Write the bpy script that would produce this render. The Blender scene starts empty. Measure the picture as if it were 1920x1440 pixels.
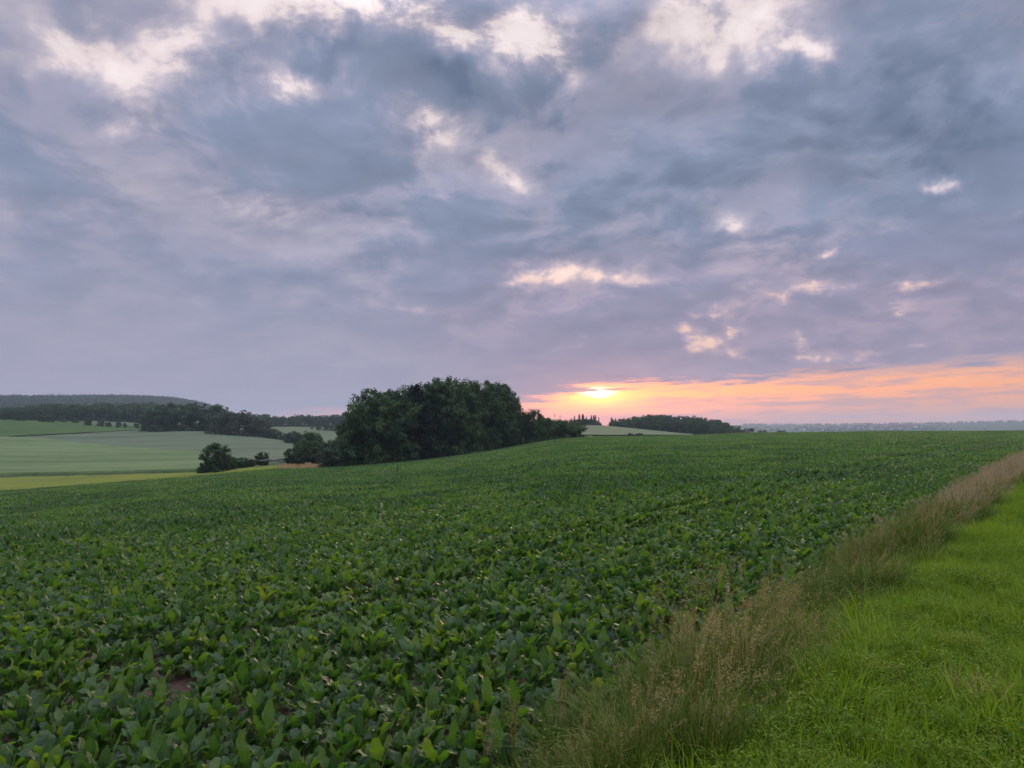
import bpy, math, random
import numpy as np
from mathutils import Vector, Matrix, Euler
R = math.radians
SC = bpy.context.scene
COL = SC.collection

# ------------------------------------------------------------------ camera
F_PX, PITCH, HZN = 1423.0, None, 803.0           # focal length in px of a 1920 wide frame, level-line row
PITCH = math.atan((HZN - 720) / F_PX)
EYE = 1.7
cam_d = bpy.data.cameras.new('camera'); cam = bpy.data.objects.new('camera', cam_d); COL.objects.link(cam)
cam_d.sensor_width = 36; cam_d.lens = F_PX / 1920 * 36; cam_d.clip_end = 30000; cam_d.clip_start = 0.05
cam.location = (0, 0, 0); cam.rotation_euler = (R(90) + PITCH, 0, 0)
SC.camera = cam

# ------------------------------------------------------------------ node expression helper
class NT:
    def __init__(s, tree): s.t = tree; s.n = tree.nodes; s.l = tree.links
    def node(s, typ, **kw):
        n = s.n.new(typ)
        for k, v in kw.items(): setattr(n, k, v)
        return n
    def put(s, sock, v):
        if isinstance(v, X): s.l.new(v.o, sock)
        elif v is not None: sock.default_value = v
    def m(s, op, a, b=None, c=None, clamp=False):
        n = s.node('ShaderNodeMath', operation=op, use_clamp=clamp)
        for i, v in enumerate((a, b, c)):
            if v is not None: s.put(n.inputs[i], v)
        return X(s, n.outputs[0])
    def v(s, op, a, b=None, c=None, out=0, scale=None):
        n = s.node('ShaderNodeVectorMath', operation=op)
        for i, q in enumerate((a, b, c)):
            if q is not None: s.put(n.inputs[i], q)
        if scale is not None: s.put(n.inputs['Scale'], scale)
        return X(s, n.outputs[out])
    def comb(s, x, y, z=0.0):
        n = s.node('ShaderNodeCombineXYZ')
        for i, q in enumerate((x, y, z)): s.put(n.inputs[i], q)
        return X(s, n.outputs[0])
    def sep(s, v):
        n = s.node('ShaderNodeSeparateXYZ'); s.put(n.inputs[0], v)
        return [X(s, o) for o in n.outputs]
    def noise(s, v, scale=1.0, detail=4.0, rough=0.5, col=False, dist=0.0):
        n = s.node('ShaderNodeTexNoise')
        if v is not None: s.put(n.inputs['Vector'], v)
        n.inputs['Scale'].default_value = scale; n.inputs['Detail'].default_value = detail
        n.inputs['Roughness'].default_value = rough; n.inputs['Distortion'].default_value = dist
        return X(s, n.outputs['Color' if col else 'Fac'])
    def noise2(s, v, scale=1.0, detail=4.0, rough=0.5):
        n = s.node('ShaderNodeTexNoise', noise_dimensions='2D'); s.put(n.inputs['Vector'], v)
        n.inputs['Scale'].default_value = scale; n.inputs['Detail'].default_value = detail; n.inputs['Roughness'].default_value = rough
        return X(s, n.outputs['Fac'])
    def ss(s, v, a, b, lo=0.0, hi=1.0, kind='SMOOTHSTEP'):
        n = s.node('ShaderNodeMapRange', interpolation_type=kind)
        for i, q in enumerate((v, a, b, lo, hi)): s.put(n.inputs[i], q)
        return X(s, n.outputs[0])
    def ramp(s, v, stops, kind='LINEAR'):
        n = s.node('ShaderNodeValToRGB'); r = n.color_ramp; r.interpolation = kind
        while len(r.elements) < len(stops): r.elements.new(0.5)
        for e, (p, c) in zip(r.elements, stops):
            e.position = p; e.color = (*c, 1) if len(c) == 3 else c
        s.put(n.inputs[0], v)
        return X(s, n.outputs[0])
    def mix(s, f, a, b, blend='MIX'):
        n = s.node('ShaderNodeMix', data_type='RGBA', blend_type=blend, clamp_factor=True)
        s.put(n.inputs[0], f)
        for i, q in ((6, a), (7, b)):
            if isinstance(q, tuple) and len(q) == 3: q = (*q, 1)
            s.put(n.inputs[i], q)
        return X(s, n.outputs[2])
    def sc(s, c, f): return s.v('SCALE', c, scale=f)
class X:
    def __init__(s, nt, o): s.nt = nt; s.o = o
    def __add__(s, b): return s.nt.m('ADD', s, b)
    def __radd__(s, b): return s.nt.m('ADD', b, s)
    def __sub__(s, b): return s.nt.m('SUBTRACT', s, b)
    def __rsub__(s, b): return s.nt.m('SUBTRACT', b, s)
    def __mul__(s, b): return s.nt.m('MULTIPLY', s, b)
    def __rmul__(s, b): return s.nt.m('MULTIPLY', b, s)
    def __truediv__(s, b): return s.nt.m('DIVIDE', s, b)

def pix_dir(px, py):
    x = (px - 960) / F_PX; u = (720 - py) / F_PX
    cp, sp = math.cos(PITCH), math.sin(PITCH)
    return np.stack(np.broadcast_arrays(x, cp - u * sp, sp + u * cp), -1)
def pix_azel(px, py):
    d = pix_dir(px, py); d = d / np.linalg.norm(d, axis=-1, keepdims=True)
    return math.degrees(math.atan2(d[0], d[1])), math.degrees(math.asin(d[2]))

# ------------------------------------------------------------------ world: cloudy sunset sky
SUN_AZ, SUN_EL = pix_azel(1120, 735)
W = bpy.data.worlds.new('World'); SC.world = W; W.use_nodes = True
def build_sky():
    t = W.node_tree; t.nodes.clear(); k = NT(t)
    d = X(k, k.node('ShaderNodeTexCoord').outputs['Generated'])
    x, y, z = k.sep(d)
    az = k.m('DEGREES', k.m('ARCTAN2', x, y)); el = k.m('DEGREES', k.m('ARCSINE', z))
    zc = k.m('MAXIMUM', z, 0.0) + 0.26
    q = k.comb(x / zc, y / zc, 0.0)
    def two(v, off, scale, det, amp):
        return k.comb((k.noise2(v, scale, det, .55) - .5) * amp[0], (k.noise2(k.v('ADD', v, off), scale, det, .55) - .5) * amp[1], 0.0)
    qw = k.v('ADD', two(q, (5.2, 1.3, 0), 2.6, 1, (.16, .16)), q)
    n1 = k.noise2(qw, 2.3, 6, .56)
    n1s = k.noise2(k.v('ADD', qw, (.010, .07, 0)), 2.3, 2, .5)
    n2 = k.noise2(k.v('ADD', qw, (7.3, 2.1, 0)), 7.0, 6, .62)
    calm = k.ss(el, 2.0, 21.0, .38, 1.0) * k.ss(az, -30.0, 6.0, .62, 1.0)
    n = (n1 - .5) * .52 + (n2 - .5) * .66 + (k.ss(n1 + (n2 - .5) * .25, .43, .57) - .5) * .26
    shade = k.m('MAXIMUM', 1.0 - (n1 - n1s) * 1.1 * calm, .5)
    vault = k.ss(z, .48, 1.0, 1.0, 5.6, kind='LINEAR')         # overcast rise towards the zenith, raised past its natural ratio to light the ground
    cold_stops = [(0, (0.496, 0.438, 0.442)), (.20, (0.441, 0.379, 0.386)), (.36, (0.287, 0.264, 0.310)), (.52, (0.193, 0.194, 0.259)), (.70, (0.130, 0.155, 0.222)), (1, (0.084, 0.110, 0.167))]
    warm_stops = [(0, (0.762, 0.518, 0.397)), (.20, (0.625, 0.406, 0.317)), (.36, (0.319, 0.241, 0.274)), (.52, (0.200, 0.177, 0.243)), (.70, (0.145, 0.144, 0.211)), (1, (0.101, 0.108, 0.167))]
    # rest of the vault: the same deck without the layout seen in front
    Tb = k.ss(n + .03, -.75, .6, kind='LINEAR')
    back = k.sc(k.sc(k.ramp(Tb, cold_stops), shade), vault)
    back = k.mix(k.ss(el, 10.0, 0.0) * .8, back, (0.196, 0.196, 0.254))
    # broad layout of the cloud deck: thin places (negative) and heavy banks (positive) by direction
    sp = k.comb(az, el, 0.0)
    sp = k.v('ADD', two(sp, (31., 17., 0), .20, 4, (8.0, 6.0)), sp)
    bumps = [(640, 15, 230, 44, -.72), (890, 35, 130, 44, -.7), (1030, 95, 80, 50, -.72), (1340, 45, 120, 44, -.55), (1490, 105, 62, 40, -.7),
             (80, 60, 60, 60, -.34), (190, 115, 90, 34, -.38), (330, 115, 80, 38, -.36), (400, 60, 50, 44, -.30), (555, 155, 95, 36, -.42),
             (755, 205, 30, 28, -.5), (810, 228, 60, 18, -.4), (915, 250, 34, 26, -.44), (940, 322, 40, 22, -.38), (255, 205, 55, 26, -.34),
             (1770, 345, 40, 16, -.6), (1840, 400, 60, 14, -.3), (1010, 530, 60, 20, -.44), (1145, 520, 50, 16, -.38),
             (1355, 450, 30, 24, -.38), (1560, 463, 50, 13, -.42), (1725, 540, 64, 13, -.5), (1590, 503, 70, 9, -.36), (1350, 583, 54, 10, -.44),
             (1335, 626, 28, 12, -.4), (1527, 640, 26, 9, -.42), (1655, 588, 40, 12, -.36), (1075, 613, 18, 9, -.34), (775, 575, 50, 12, -.32),
             (1530, 545, 70, 9, -.3), (1650, 665, 60, 6, -.35), (180, 375, 60, 20, -.15), (460, 408, 80, 16, -.15),
             (585, 85, 90, 26, .5), (860, 130, 90, 54, .52), (770, 6, 30, 22, .42), (1150, 360, 260, 55, .2), (640, 335, 150, 36, .14), (60, 190, 60, 50, .2),
             (1760, 130, 230, 170, .55), (1260, 240, 260, 90, .30), (1640, 320, 200, 90, .25), (430, 215, 130, 40, .16), (1100, 470, 200, 24, .2), (450, 510, 260, 30, .08), (1850, 480, 120, 25, .12),
             (1150, 20, 70, 50, .25), (140, 35, 80, 26, .22)]
    low = k.ss(el, 17.0, 6.0) * k.ss(az, -18.0, 2.0)
    frag = k.ss(n2 * .75 + n1 * .25, .62, .38, .35, 1.35)        # thin places break up into ragged gaps
    air = k.mix(k.ss(az, -12.0, 12.0), (0.214, 0.207, 0.272), (0.211, 0.181, 0.232))     # milky air towards the level line
    def deck(part, is_low):
        L = None
        for (px, py, sx, sy, a) in part:
            if is_low and a < 0: sx, sy, a = sx * 1.15, sy * 1.2, a * .80
            A, E = pix_azel(px, py); g = .0405 * math.cos(R(A)) ** 2
            iv = (1 / (sx * g), 1 / (sy * .039), 0)
            o = k.v('MULTIPLY_ADD', sp, iv, (-A * iv[0], -E * iv[1], 0))
            g = k.m('POWER', .3679, k.v('DOT_PRODUCT', o, o, out=1))
            L = g * a if L is None else k.m('MULTIPLY_ADD', g, a, L)
        T = k.ss(k.m('MULTIPLY_ADD', L, frag, n * calm + .03), -.75, .6, kind='LINEAR')
        c = k.ramp(T, cold_stops)
        if is_low: c = k.mix(low, c, k.ramp(T, warm_stops))
        c = k.sc(k.sc(c, shade), vault)
        return k.mix(k.ss(el, 14.0, .5) * k.ss(az, -34.0, 30.0, .8, .40), c, air)
    upper = deck([b for b in bumps if b[1] < 480], False)
    cloud = deck([b for b in bumps if b[1] > 395 or b[2] > 200], True)
    # clear slot under the deck, opening to the right of the sun
    top = k.ramp(k.ss(az, -90, 90, kind='LINEAR'), [(0, (.0,) * 3), (.36, (.05,) * 3), (.415, (.135,) * 3), (.50, (.20,) * 3), (.535, (.335,) * 3), (.58, (.355,) * 3), (.63, (.385,) * 3), (.69, (.43,) * 3), (.78, (.45,) * 3), (1, (.3,) * 3)], 'EASE')
    streak = k.noise2(k.comb(az * .10, el * 1.25 - az * .035, 0.0), 1.0, 5, .62)
    fine = k.noise2(k.comb(az * .32, el * 2.4 - az * .05, 0.0), 1.0, 4, .62)
    edge = top * 10.0 + (streak - .5) * 2.8 + (fine - .5) * 1.8 - el
    open_ = k.ss(edge, -.35, .65)
    sky = k.node('ShaderNodeTexSky', sky_type='NISHITA', sun_disc=False, sun_elevation=R(SUN_EL), sun_rotation=R(SUN_AZ), air_density=1.6, dust_density=3.0)
    clear = k.sc(X(k, sky.outputs[0]), .04)
    band = k.ramp(k.ss(el, -.5, 6.0, kind='LINEAR'), [(0, (.34, .205, .18)), (.28, (.39, .215, .17)), (.5, (.46, .21, .125)), (.75, (.44, .215, .14)), (1, (.37, .235, .19))])
    band = k.mix(k.ss(az, -20.0, 5.0), (0.341, 0.211, 0.247), band)
    band = k.v('ADD', band, clear)
    band = k.mix(k.ss(streak * .55 + fine * .45, .44, .62) * .7, band, (0.290, 0.204, 0.232))
    C = k.mix(open_, cloud, band)
    # the veiled sun and the warm light round it
    dx = az - SUN_AZ; dy = el - SUN_EL + (fine - .5) * .6
    def halo(sx, oy, sy):
        u = dx / sx; w = (dy + oy) / sy
        return k.m('POWER', .3679, u * u + w * w)
    g1 = halo(.75, 0.0, .22); g2 = halo(2.2, .22, .75); g3 = halo(6.5, .4, 2.2)
    veil = k.mix(open_, (.22,) * 3, (1.0,) * 3)
    glow = k.v('ADD', k.sc((1.0, .40, .03), g2 * .95), k.sc((1.0, .14, .01), g3 * .55))
    glow = k.v('ADD', glow, k.sc((1.0, .85, .5), g1 * 13.0 * k.ss(edge, -.1, .35)))
    C = k.v('ADD', C, k.v('MULTIPLY', glow, veil))
    def bg(c):
        n = k.node('ShaderNodeBackground'); k.put(n.inputs[0], c); n.inputs[1].default_value = 1.0; return n
    def mixs(f, a, b):
        n = k.node('ShaderNodeMixShader'); k.put(n.inputs[0], f); t.links.new(a.outputs[0], n.inputs[1]); t.links.new(b.outputs[0], n.inputs[2]); return n
    front = mixs(k.ss(el, 15.0, 13.0), bg(upper), bg(C))
    allsky = mixs(k.m('MAXIMUM', k.ss(az * az, 4200.0, 6400.0), k.ss(el, -1.0, -1.5)), front, bg(back))
    out = k.node('ShaderNodeOutputWorld'); t.links.new(allsky.outputs[0], out.inputs[0])
build_sky()

# ------------------------------------------------------------------ sun lamp and exposure
sd = bpy.data.lights.new('sun', 'SUN'); sd.energy = 1.0; sd.angle = R(25); sd.color = (1, .66, .42)
sun = bpy.data.objects.new('sun', sd); COL.objects.link(sun)
sv = Vector((math.sin(R(SUN_AZ)) * math.cos(R(SUN_EL)), math.cos(R(SUN_AZ)) * math.cos(R(SUN_EL)), math.sin(R(SUN_EL))))
sun.rotation_euler = sv.to_track_quat('Z', 'Y').to_euler()
vs = SC.view_settings
vs.view_transform = 'Standard'; vs.look = 'None'; vs.exposure = 0.85; vs.gamma = 1.0; vs.use_curve_mapping = False
SC.display_settings.display_device = 'sRGB'
cy = SC.cycles
cy.max_bounces = 6; cy.diffuse_bounces = 3; cy.glossy_bounces = 2; cy.transmission_bounces = 4; cy.volume_bounces = 1; cy.transparent_max_bounces = 6
cy.use_denoising = True; cy.denoiser = 'OPENIMAGEDENOISE'; cy.use_adaptive_sampling = False
cy.caustics_reflective = False; cy.caustics_refractive = False
W.cycles.sampling_method = 'MANUAL'; W.cycles.sample_map_resolution = 1024

# ------------------------------------------------------------------ helpers: objects, meshes, materials
rng = np.random.default_rng(7)
def tag(o, label=None, cat=None, group=None, kind=None):
    if label: o['label'] = label
    if cat: o['category'] = cat
    if group: o['group'] = group
    if kind: o['kind'] = kind
    return o
def link(o, parent=None):
    COL.objects.link(o)
    if parent is not None: o.parent = parent
    return o
def empty(name, loc, rz=0.0, sc=1.0):
    o = bpy.data.objects.new(name, None); o.empty_display_size = .1; link(o)
    o.location = loc; o.rotation_euler = (0, 0, rz); o.scale = (sc, sc, sc) if np.isscalar(sc) else sc
    return o
def mesh(name, V, Q=None, T3=None, mat=None, smooth=False, tint=None, uv=None):
    """V (n,3); Q (m,4) quads; T3 (k,3) triangles; tint per vertex; uv per vertex"""
    V = np.asarray(V, np.float32); me = bpy.data.meshes.new(name)
    loops, starts, off = [], [], 0
    for F in (Q, T3):
        if F is not None and len(F):
            F = np.asarray(F, np.int32); loops.append(F.ravel()); w = F.shape[1]
            starts.append(off + np.arange(len(F)) * w); off += F.size
    lp = np.concatenate(loops); st = np.concatenate(starts).astype(np.int32)
    me.vertices.add(len(V)); me.vertices.foreach_set('co', V.ravel())
    me.loops.add(len(lp)); me.loops.foreach_set('vertex_index', lp.astype(np.int32))
    me.polygons.add(len(st)); me.polygons.foreach_set('loop_start', st)
    me.polygons.foreach_set('use_smooth', np.full(len(st), smooth))
    if uv is not None:
        l = me.uv_layers.new(name='UVMap'); l.data.foreach_set('uv', np.asarray(uv, np.float32)[lp].ravel())
    if tint is not None:
        a = me.attributes.new('tint', 'FLOAT', 'POINT'); a.data.foreach_set('value', np.asarray(tint, np.float32))
    me.update(calc_edges=True); me.validate()
    if mat: me.materials.append(mat)
    return me
def obj(name, me, parent=None, loc=None):
    o = link(bpy.data.objects.new(name, me), parent)
    if loc is not None: o.location = loc
    return o
class Acc:
    """collects vertices / quads / tints of one mesh"""
    def __init__(s): s.V, s.Q, s.T, s.U, s.n = [], [], [], [], 0
    def add(s, V, Q, tint=0.5, uv=None):
        V = np.asarray(V, np.float32).reshape(-1, 3); s.V.append(V); s.Q.append(np.asarray(Q, np.int64).reshape(-1, 4) + s.n)
        s.T.append(np.broadcast_to(np.asarray(tint, np.float32), (len(V),)))
        s.U.append(np.zeros((len(V), 2)) if uv is None else uv); s.n += len(V)
    def tube(s, P, rad, sides=6, tint=0.5):
        P = np.asarray(P, float); n = len(P); rad = np.broadcast_to(rad, (n,))
        d = np.gradient(P, axis=0); d /= np.linalg.norm(d, axis=1, keepdims=True) + 1e-9
        ref = np.where(np.abs(d[:, 2:3]) > .9, [[1., 0, 0]], [[0, 0, 1.]])
        a = np.cross(d, ref); a /= np.linalg.norm(a, axis=1, keepdims=True); b = np.cross(d, a)
        th = np.arange(sides) * 2 * np.pi / sides
        V = P[:, None] + rad[:, None, None] * (a[:, None] * np.cos(th)[None, :, None] + b[:, None] * np.sin(th)[None, :, None])
        i, j = np.meshgrid(np.arange(n - 1), np.arange(sides), indexing='ij'); k = (j + 1) % sides
        s.add(V.reshape(-1, 3), np.stack([i * sides + j, i * sides + k, (i + 1) * sides + k, (i + 1) * sides + j], -1), tint)
    def build(s, name, mat, smooth=False, uv=False):
        return mesh(name, np.concatenate(s.V), np.concatenate(s.Q), None, mat, smooth, np.concatenate(s.T), np.concatenate(s.U) if uv else None)

def material(name):
    m = bpy.data.materials.new(name); m.use_nodes = True; m.node_tree.nodes.clear()
    return m, NT(m.node_tree)
def finish(m, k, sh):
    o = k.node('ShaderNodeOutputMaterial'); k.l.new(sh.outputs[0], o.inputs[0]); return m
def principled(k, col, rough=.6, spec=.3, normal=None):
    p = k.node('ShaderNodeBsdfPrincipled')
    if isinstance(col, tuple): col = (*col, 1)
    k.put(p.inputs['Base Color'], col); k.put(p.inputs['Roughness'], rough); p.inputs['Specular IOR Level'].default_value = spec
    if normal is not None: k.put(p.inputs['Normal'], normal)
    return p
def bump(k, h, strength=.4, dist=.02):
    b = k.node('ShaderNodeBump'); b.inputs['Strength'].default_value = strength; b.inputs['Distance'].default_value = dist
    k.put(b.inputs['Height'], h); return X(k, b.outputs[0])
def tintval(k, wr=.4):
    a = k.node('ShaderNodeAttribute', attribute_name='tint'); r = k.node('ShaderNodeObjectInfo')
    return X(k, a.outputs['Fac']) * (1 - wr) + X(k, r.outputs['Random']) * wr
def foliage(name, stops, rough=.5, spec=.35, trans=.28, wr=.35, tmul=(1.25, 1.3, .6)):
    m, k = material(name)
    c = k.ramp(tintval(k, wr), stops)
    p = principled(k, c, rough, spec)
    t = k.node('ShaderNodeBsdfTranslucent'); k.put(t.inputs[0], k.v('MULTIPLY', c, tmul))
    x = k.node('ShaderNodeMixShader'); x.inputs[0].default_value = trans
    k.l.new(p.outputs[0], x.inputs[1]); k.l.new(t.outputs[0], x.inputs[2])
    return finish(m, k, x)
def ground_mat(name, stops, scale, rough=.9, stretch=(1, 1, 1), fine=8.0, bstr=.5, bdist=.1, rot=0.0, lines=None):
    m, k = material(name)
    g = X(k, k.node('ShaderNodeNewGeometry').outputs['Position'])
    if rot:
        n = k.node('ShaderNodeVectorRotate', rotation_type='Z_AXIS'); k.put(n.inputs['Vector'], g); n.inputs['Angle'].default_value = rot
        g = X(k, n.outputs[0])
    v = k.v('MULTIPLY', g, stretch)
    a = k.noise(v, scale, 6, .6); b = k.noise(v, scale * fine, 4, .6)
    c = k.ramp(a * .62 + b * .38, stops)
    if lines:                                       # tramlines: narrow wheel gaps in a standing crop
        x_, y_, _z = k.sep(g)
        w = k.m('PINGPONG', (y_ + (k.noise(g, .012, 2) - .5) * 30.0) / lines[0], .5) * lines[0]
        gap = k.m('MAXIMUM', k.ss(w, lines[1], lines[1] * .4) * .8, k.ss(k.noise(v, scale * 2.3, 3), .60, .72) * .35)
        c = k.mix(gap, c, lines[2])
    return finish(m, k, principled(k, c, rough, .15, bump(k, b, bstr, bdist)))

# ------------------------------------------------------------------ terrain
TRACK = R(36.6)                                     # bearing of the grass track, the margin and the beet rows
UD = np.array([math.sin(TRACK), math.cos(TRACK)]); VD = np.array([-math.cos(TRACK), math.sin(TRACK)])
def sstep(a, b, x): t = np.clip((x - a) / (b - a), 0, 1); return t * t * (3 - 2 * t)
def bank(x, y): return .75 * sstep(1.1, 3.4, x * VD[0] + y * VD[1])
CROP = .30
EDGE_PX = [-460, 0, 375, 613, 800, 960, 1040, 1100, 1250, 1400, 1650, 1920, 2300]
EDGE_R = [128, 130, 134, 139, 152, 172, 192, 215, 235, 245, 255, 265, 270]
EDGE_PY = [928, 920, 892, 877, 861, 838, 824, 819, 817, 812, 809, 808, 807]
CTRL = {-460: [(185, 899), (400, 826), (520, 790), (600, 789), (900, 782), (1400, 768), (2000, 749), (2700, 766)],
    0: [(185, 896), (400, 822), (520, 789), (600, 788), (900, 782), (1400, 768), (2000, 749), (2700, 766)],
    200: [(170, 891), (330, 838), (430, 812), (520, 798), (600, 790), (900, 783), (1400, 769), (2000, 748), (2700, 768)],
    375: [(160, 886), (280, 850), (430, 809), (520, 805), (700, 795), (1400, 779), (2000, 760), (2700, 780)],
    435: [(160, 880), (430, 812), (700, 799), (1400, 792), (2000, 781), (2700, 795)],
    500: [(155, 874), (200, 862), (380, 822), (460, 813), (560, 802), (700, 800), (2000, 799)],
    613: [(200, 857), (330, 839), (460, 827), (580, 806), (700, 800), (2000, 800)],
    800: [(250, 842), (460, 820), (700, 802), (2000, 801)],
    960: [(300, 824), (500, 812), (700, 804), (2000, 803)],
    1040: [(280, 813), (500, 801), (1000, 804)],
    1100: [(300, 820), (340, 816), (430, 799), (520, 801), (1000, 807)],
    1250: [(290, 823), (340, 819), (440, 811), (520, 812), (1000, 813)],
    1400: [(320, 824), (600, 821), (1800, 813), (3300, 804), (4200, 796.5)],
    1650: [(330, 825), (700, 825), (1800, 813), (3300, 803), (4200, 795)],
    1920: [(340, 824), (700, 825), (1800, 812), (3300, 801), (4200, 790)],
    2300: [(340, 824), (700, 825), (1800, 812), (3300, 801), (4200, 790)]}
def _ctrl():
    P, G = [], []
    def put(px, r, py, crop):
        d = pix_dir(px, py); h = math.hypot(d[0], d[1]); z = d[2] / h * r; a = math.atan2(d[0], d[1])
        x, y = r * math.sin(a), r * math.cos(a)
        g = (z + EYE + float(bank(x, y)) - crop) / r
        P.append((a * 2.5, math.log(r))); G.append(g); return a, g
    for px, r, py in zip(EDGE_PX, EDGE_R, EDGE_PY):
        a, g = put(px, r, py, CROP)
        for rr, f in ((2.0, 0), (5, .35), (14, .7), (45, .97), (r * .6, .99), (r * .84, 1.0)):
            P.append((a * 2.5, math.log(rr))); G.append(g * f)
    for px, L in CTRL.items():
        for r, py in L: put(px, r, py, 0)
    for px in (-460, 0, 200, 435, 613, 800, 960, 1100): put(px, 4200, 801, 0)
    for px in (-460, 200, 613, 960, 1250, 1650, 2300): put(px, 5400, 806, 0)
    return np.array(P), np.array(G)
CP, CG = _ctrl()
def _phi(d2): return np.where(d2 > 1e-12, .5 * d2 * np.log(np.maximum(d2, 1e-12)), 0)
def _fit():
    n = len(CP); K = _phi(((CP[:, None] - CP[None]) ** 2).sum(-1)) + np.eye(n) * 2e-5
    Pm = np.c_[np.ones(n), CP]; A = np.zeros((n + 3, n + 3)); A[:n, :n] = K; A[:n, n:] = Pm; A[n:, :n] = Pm.T
    return np.linalg.solve(A, np.r_[CG, 0, 0, 0])
TW = _fit()
def height(x, y):
    x = np.asarray(x, float); y = np.asarray(y, float); sh = x.shape
    xx, yy = x.ravel(), y.ravel(); out = np.empty(len(xx))
    for s in range(0, len(xx), 20000):
        X_, Y_ = xx[s:s + 20000], yy[s:s + 20000]
        r = np.maximum(np.hypot(X_, Y_), 1e-6); a = np.degrees(np.arctan2(X_, Y_))
        lim = 46.0; a = np.where(np.abs(a) > lim, np.sign(a) * lim * (1 - (np.abs(a) - lim) / (180 - lim)), a)
        q = np.c_[np.radians(a) * 2.5, np.log(np.clip(r, 2.0, 5600))]
        K = _phi(((q[:, None] - CP[None]) ** 2).sum(-1))
        g = K @ TW[:-3] + TW[-3] + q @ TW[-2:]
        out[s:s + 20000] = -EYE + r * g * sstep(1.0, 3.0, r) - bank(X_, Y_)
    return out.reshape(sh)
def az_px(px): d = pix_dir(px, HZN); return np.arctan2(d[..., 0], d[..., 1])
def px_az(a): return 960 + np.tan(a) * F_PX / math.cos(PITCH)
def at(px, r):
    a = az_px(np.asarray(px, float)); x, y = r * np.sin(a), r * np.cos(a); return x, y, height(x, y)
RG = np.exp(np.linspace(math.log(2.5), math.log(5400), 900))
def cast(px, py, rmin=0.0, lift=0.0):
    d = pix_dir(px, py); h = math.hypot(d[0], d[1]); a = math.atan2(d[0], d[1])
    z = height(RG * math.sin(a), RG * math.cos(a)) + lift; ok = (z >= RG * d[2] / h) & (RG >= rmin)
    i = int(np.argmax(ok)) if ok.any() else len(RG) - 1
    return float(RG[i]), a
def r_edge(a): return np.interp(px_az(a), EDGE_PX, EDGE_R)
def z_top(px, r, py):
    d = pix_dir(px, py); return d[2] / math.hypot(d[0], d[1]) * r

def build_ground():
    fr = np.radians(np.arange(-44, 44.01, .3)); bk = np.radians(np.arange(44, 316, 4.0))[1:]
    A = np.concatenate([fr, bk]); rr = np.concatenate([[0.0], np.exp(np.linspace(math.log(.6), math.log(5450), 255))])
    a, r = np.meshgrid(A, rr[1:], indexing='ij'); x, y = r * np.sin(a), r * np.cos(a)
    V = np.stack([x, y, height(x, y)], -1).reshape(-1, 3); nr = len(rr) - 1; na = len(A)
    i, j = np.meshgrid(np.arange(na), np.arange(nr - 1), indexing='ij'); k = (i + 1) % na
    Q = np.stack([i * nr + j, i * nr + j + 1, k * nr + j + 1, k * nr + j], -1).reshape(-1, 4)[:, ::-1]
    V = np.r_[V, [[0, 0, -EYE]]]
    T3 = np.stack([np.arange(na) * nr, ((np.arange(na) + 1) % na) * nr, np.full(na, len(V) - 1)], -1)[:, ::-1]
    m = ground_mat('rough_ground', [(.25, (.040, .062, .020)), (.5, (.060, .088, .030)), (.75, (.09, .105, .042))], .012, fine=30, bdist=.2)
    tag(obj('ground', mesh('ground', V, Q, T3, m, True)), kind='structure')
build_ground()

def patch(name, low, up, lift, mat, ncol=70, nrow=20, front=True, kind='structure', label=None, bumps=0.0, rcap=1e9):
    """a sheet of crop or grass between two outlines given in picture columns, laid on the slope"""
    lp, ly = zip(*low); upx, uy = zip(*up)
    px = np.linspace(max(lp[0], upx[0]), min(lp[-1], upx[-1]), ncol); V = []
    for p in px:
        r0, a0 = cast(p, float(np.interp(p, lp, ly)), 100); r1, a1 = cast(p, float(np.interp(p, upx, uy)), 100)
        r0 = min(r0, rcap - 60); r1 = min(max(r1, r0 + .5), rcap); t = np.linspace(0, 1, nrow); r = r0 * (r1 / r0) ** t; a = a0 + (a1 - a0) * t
        V.append(np.stack([r * np.sin(a), r * np.cos(a)], -1))
    V = np.array(V); z = height(V[..., 0], V[..., 1]) + lift
    if bumps: z = z + rng.normal(0, bumps, z.shape)
    if front:
        V = np.concatenate([V[:, :1], V], 1); z = np.concatenate([z[:, :1] - lift - .25, z], 1); nrow += 1
    P = np.concatenate([V, z[..., None]], -1).reshape(-1, 3)
    i, j = np.meshgrid(np.arange(ncol - 1), np.arange(nrow - 1), indexing='ij')
    Q = np.stack([i * nrow + j, (i + 1) * nrow + j, (i + 1) * nrow + j + 1, i * nrow + j + 1], -1).reshape(-1, 4)
    return tag(obj(name, mesh(name, P, Q, None, mat, True)), label=label, kind=kind)

def soil_sheet():
    a = np.radians(np.arange(-44, 36.5, .5)); n = 90; V = []
    for q in a:
        s = math.sin(TRACK - q); r0 = max(3.0 / max(s, 1e-3), 2.6); r1 = float(r_edge(q)) - .5
        r0 = min(r0, r1 - 1); r = r0 * (r1 / r0) ** np.linspace(0, 1, n); V.append(np.stack([r * np.sin(q), r * np.cos(q)], -1))
    V = np.array(V); rr = np.hypot(V[..., 0], V[..., 1]); z = height(V[..., 0], V[..., 1]) + .012 + .0008 * rr
    P = np.concatenate([V, z[..., None]], -1).reshape(-1, 3)
    i, j = np.meshgrid(np.arange(len(a) - 1), np.arange(n - 1), indexing='ij')
    Q = np.stack([i * n + j, (i + 1) * n + j, (i + 1) * n + j + 1, i * n + j + 1], -1).reshape(-1, 4)
    m = ground_mat('reddish_soil', [(.3, (.055, .034, .024)), (.5, (.095, .056, .040)), (.72, (.17, .098, .07))], 3.0, fine=7, bstr=.9, bdist=.03)
    tag(obj('beet_field_soil', mesh('beet_field_soil', P, Q, None, m, True)), kind='structure')
soil_sheet()

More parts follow.
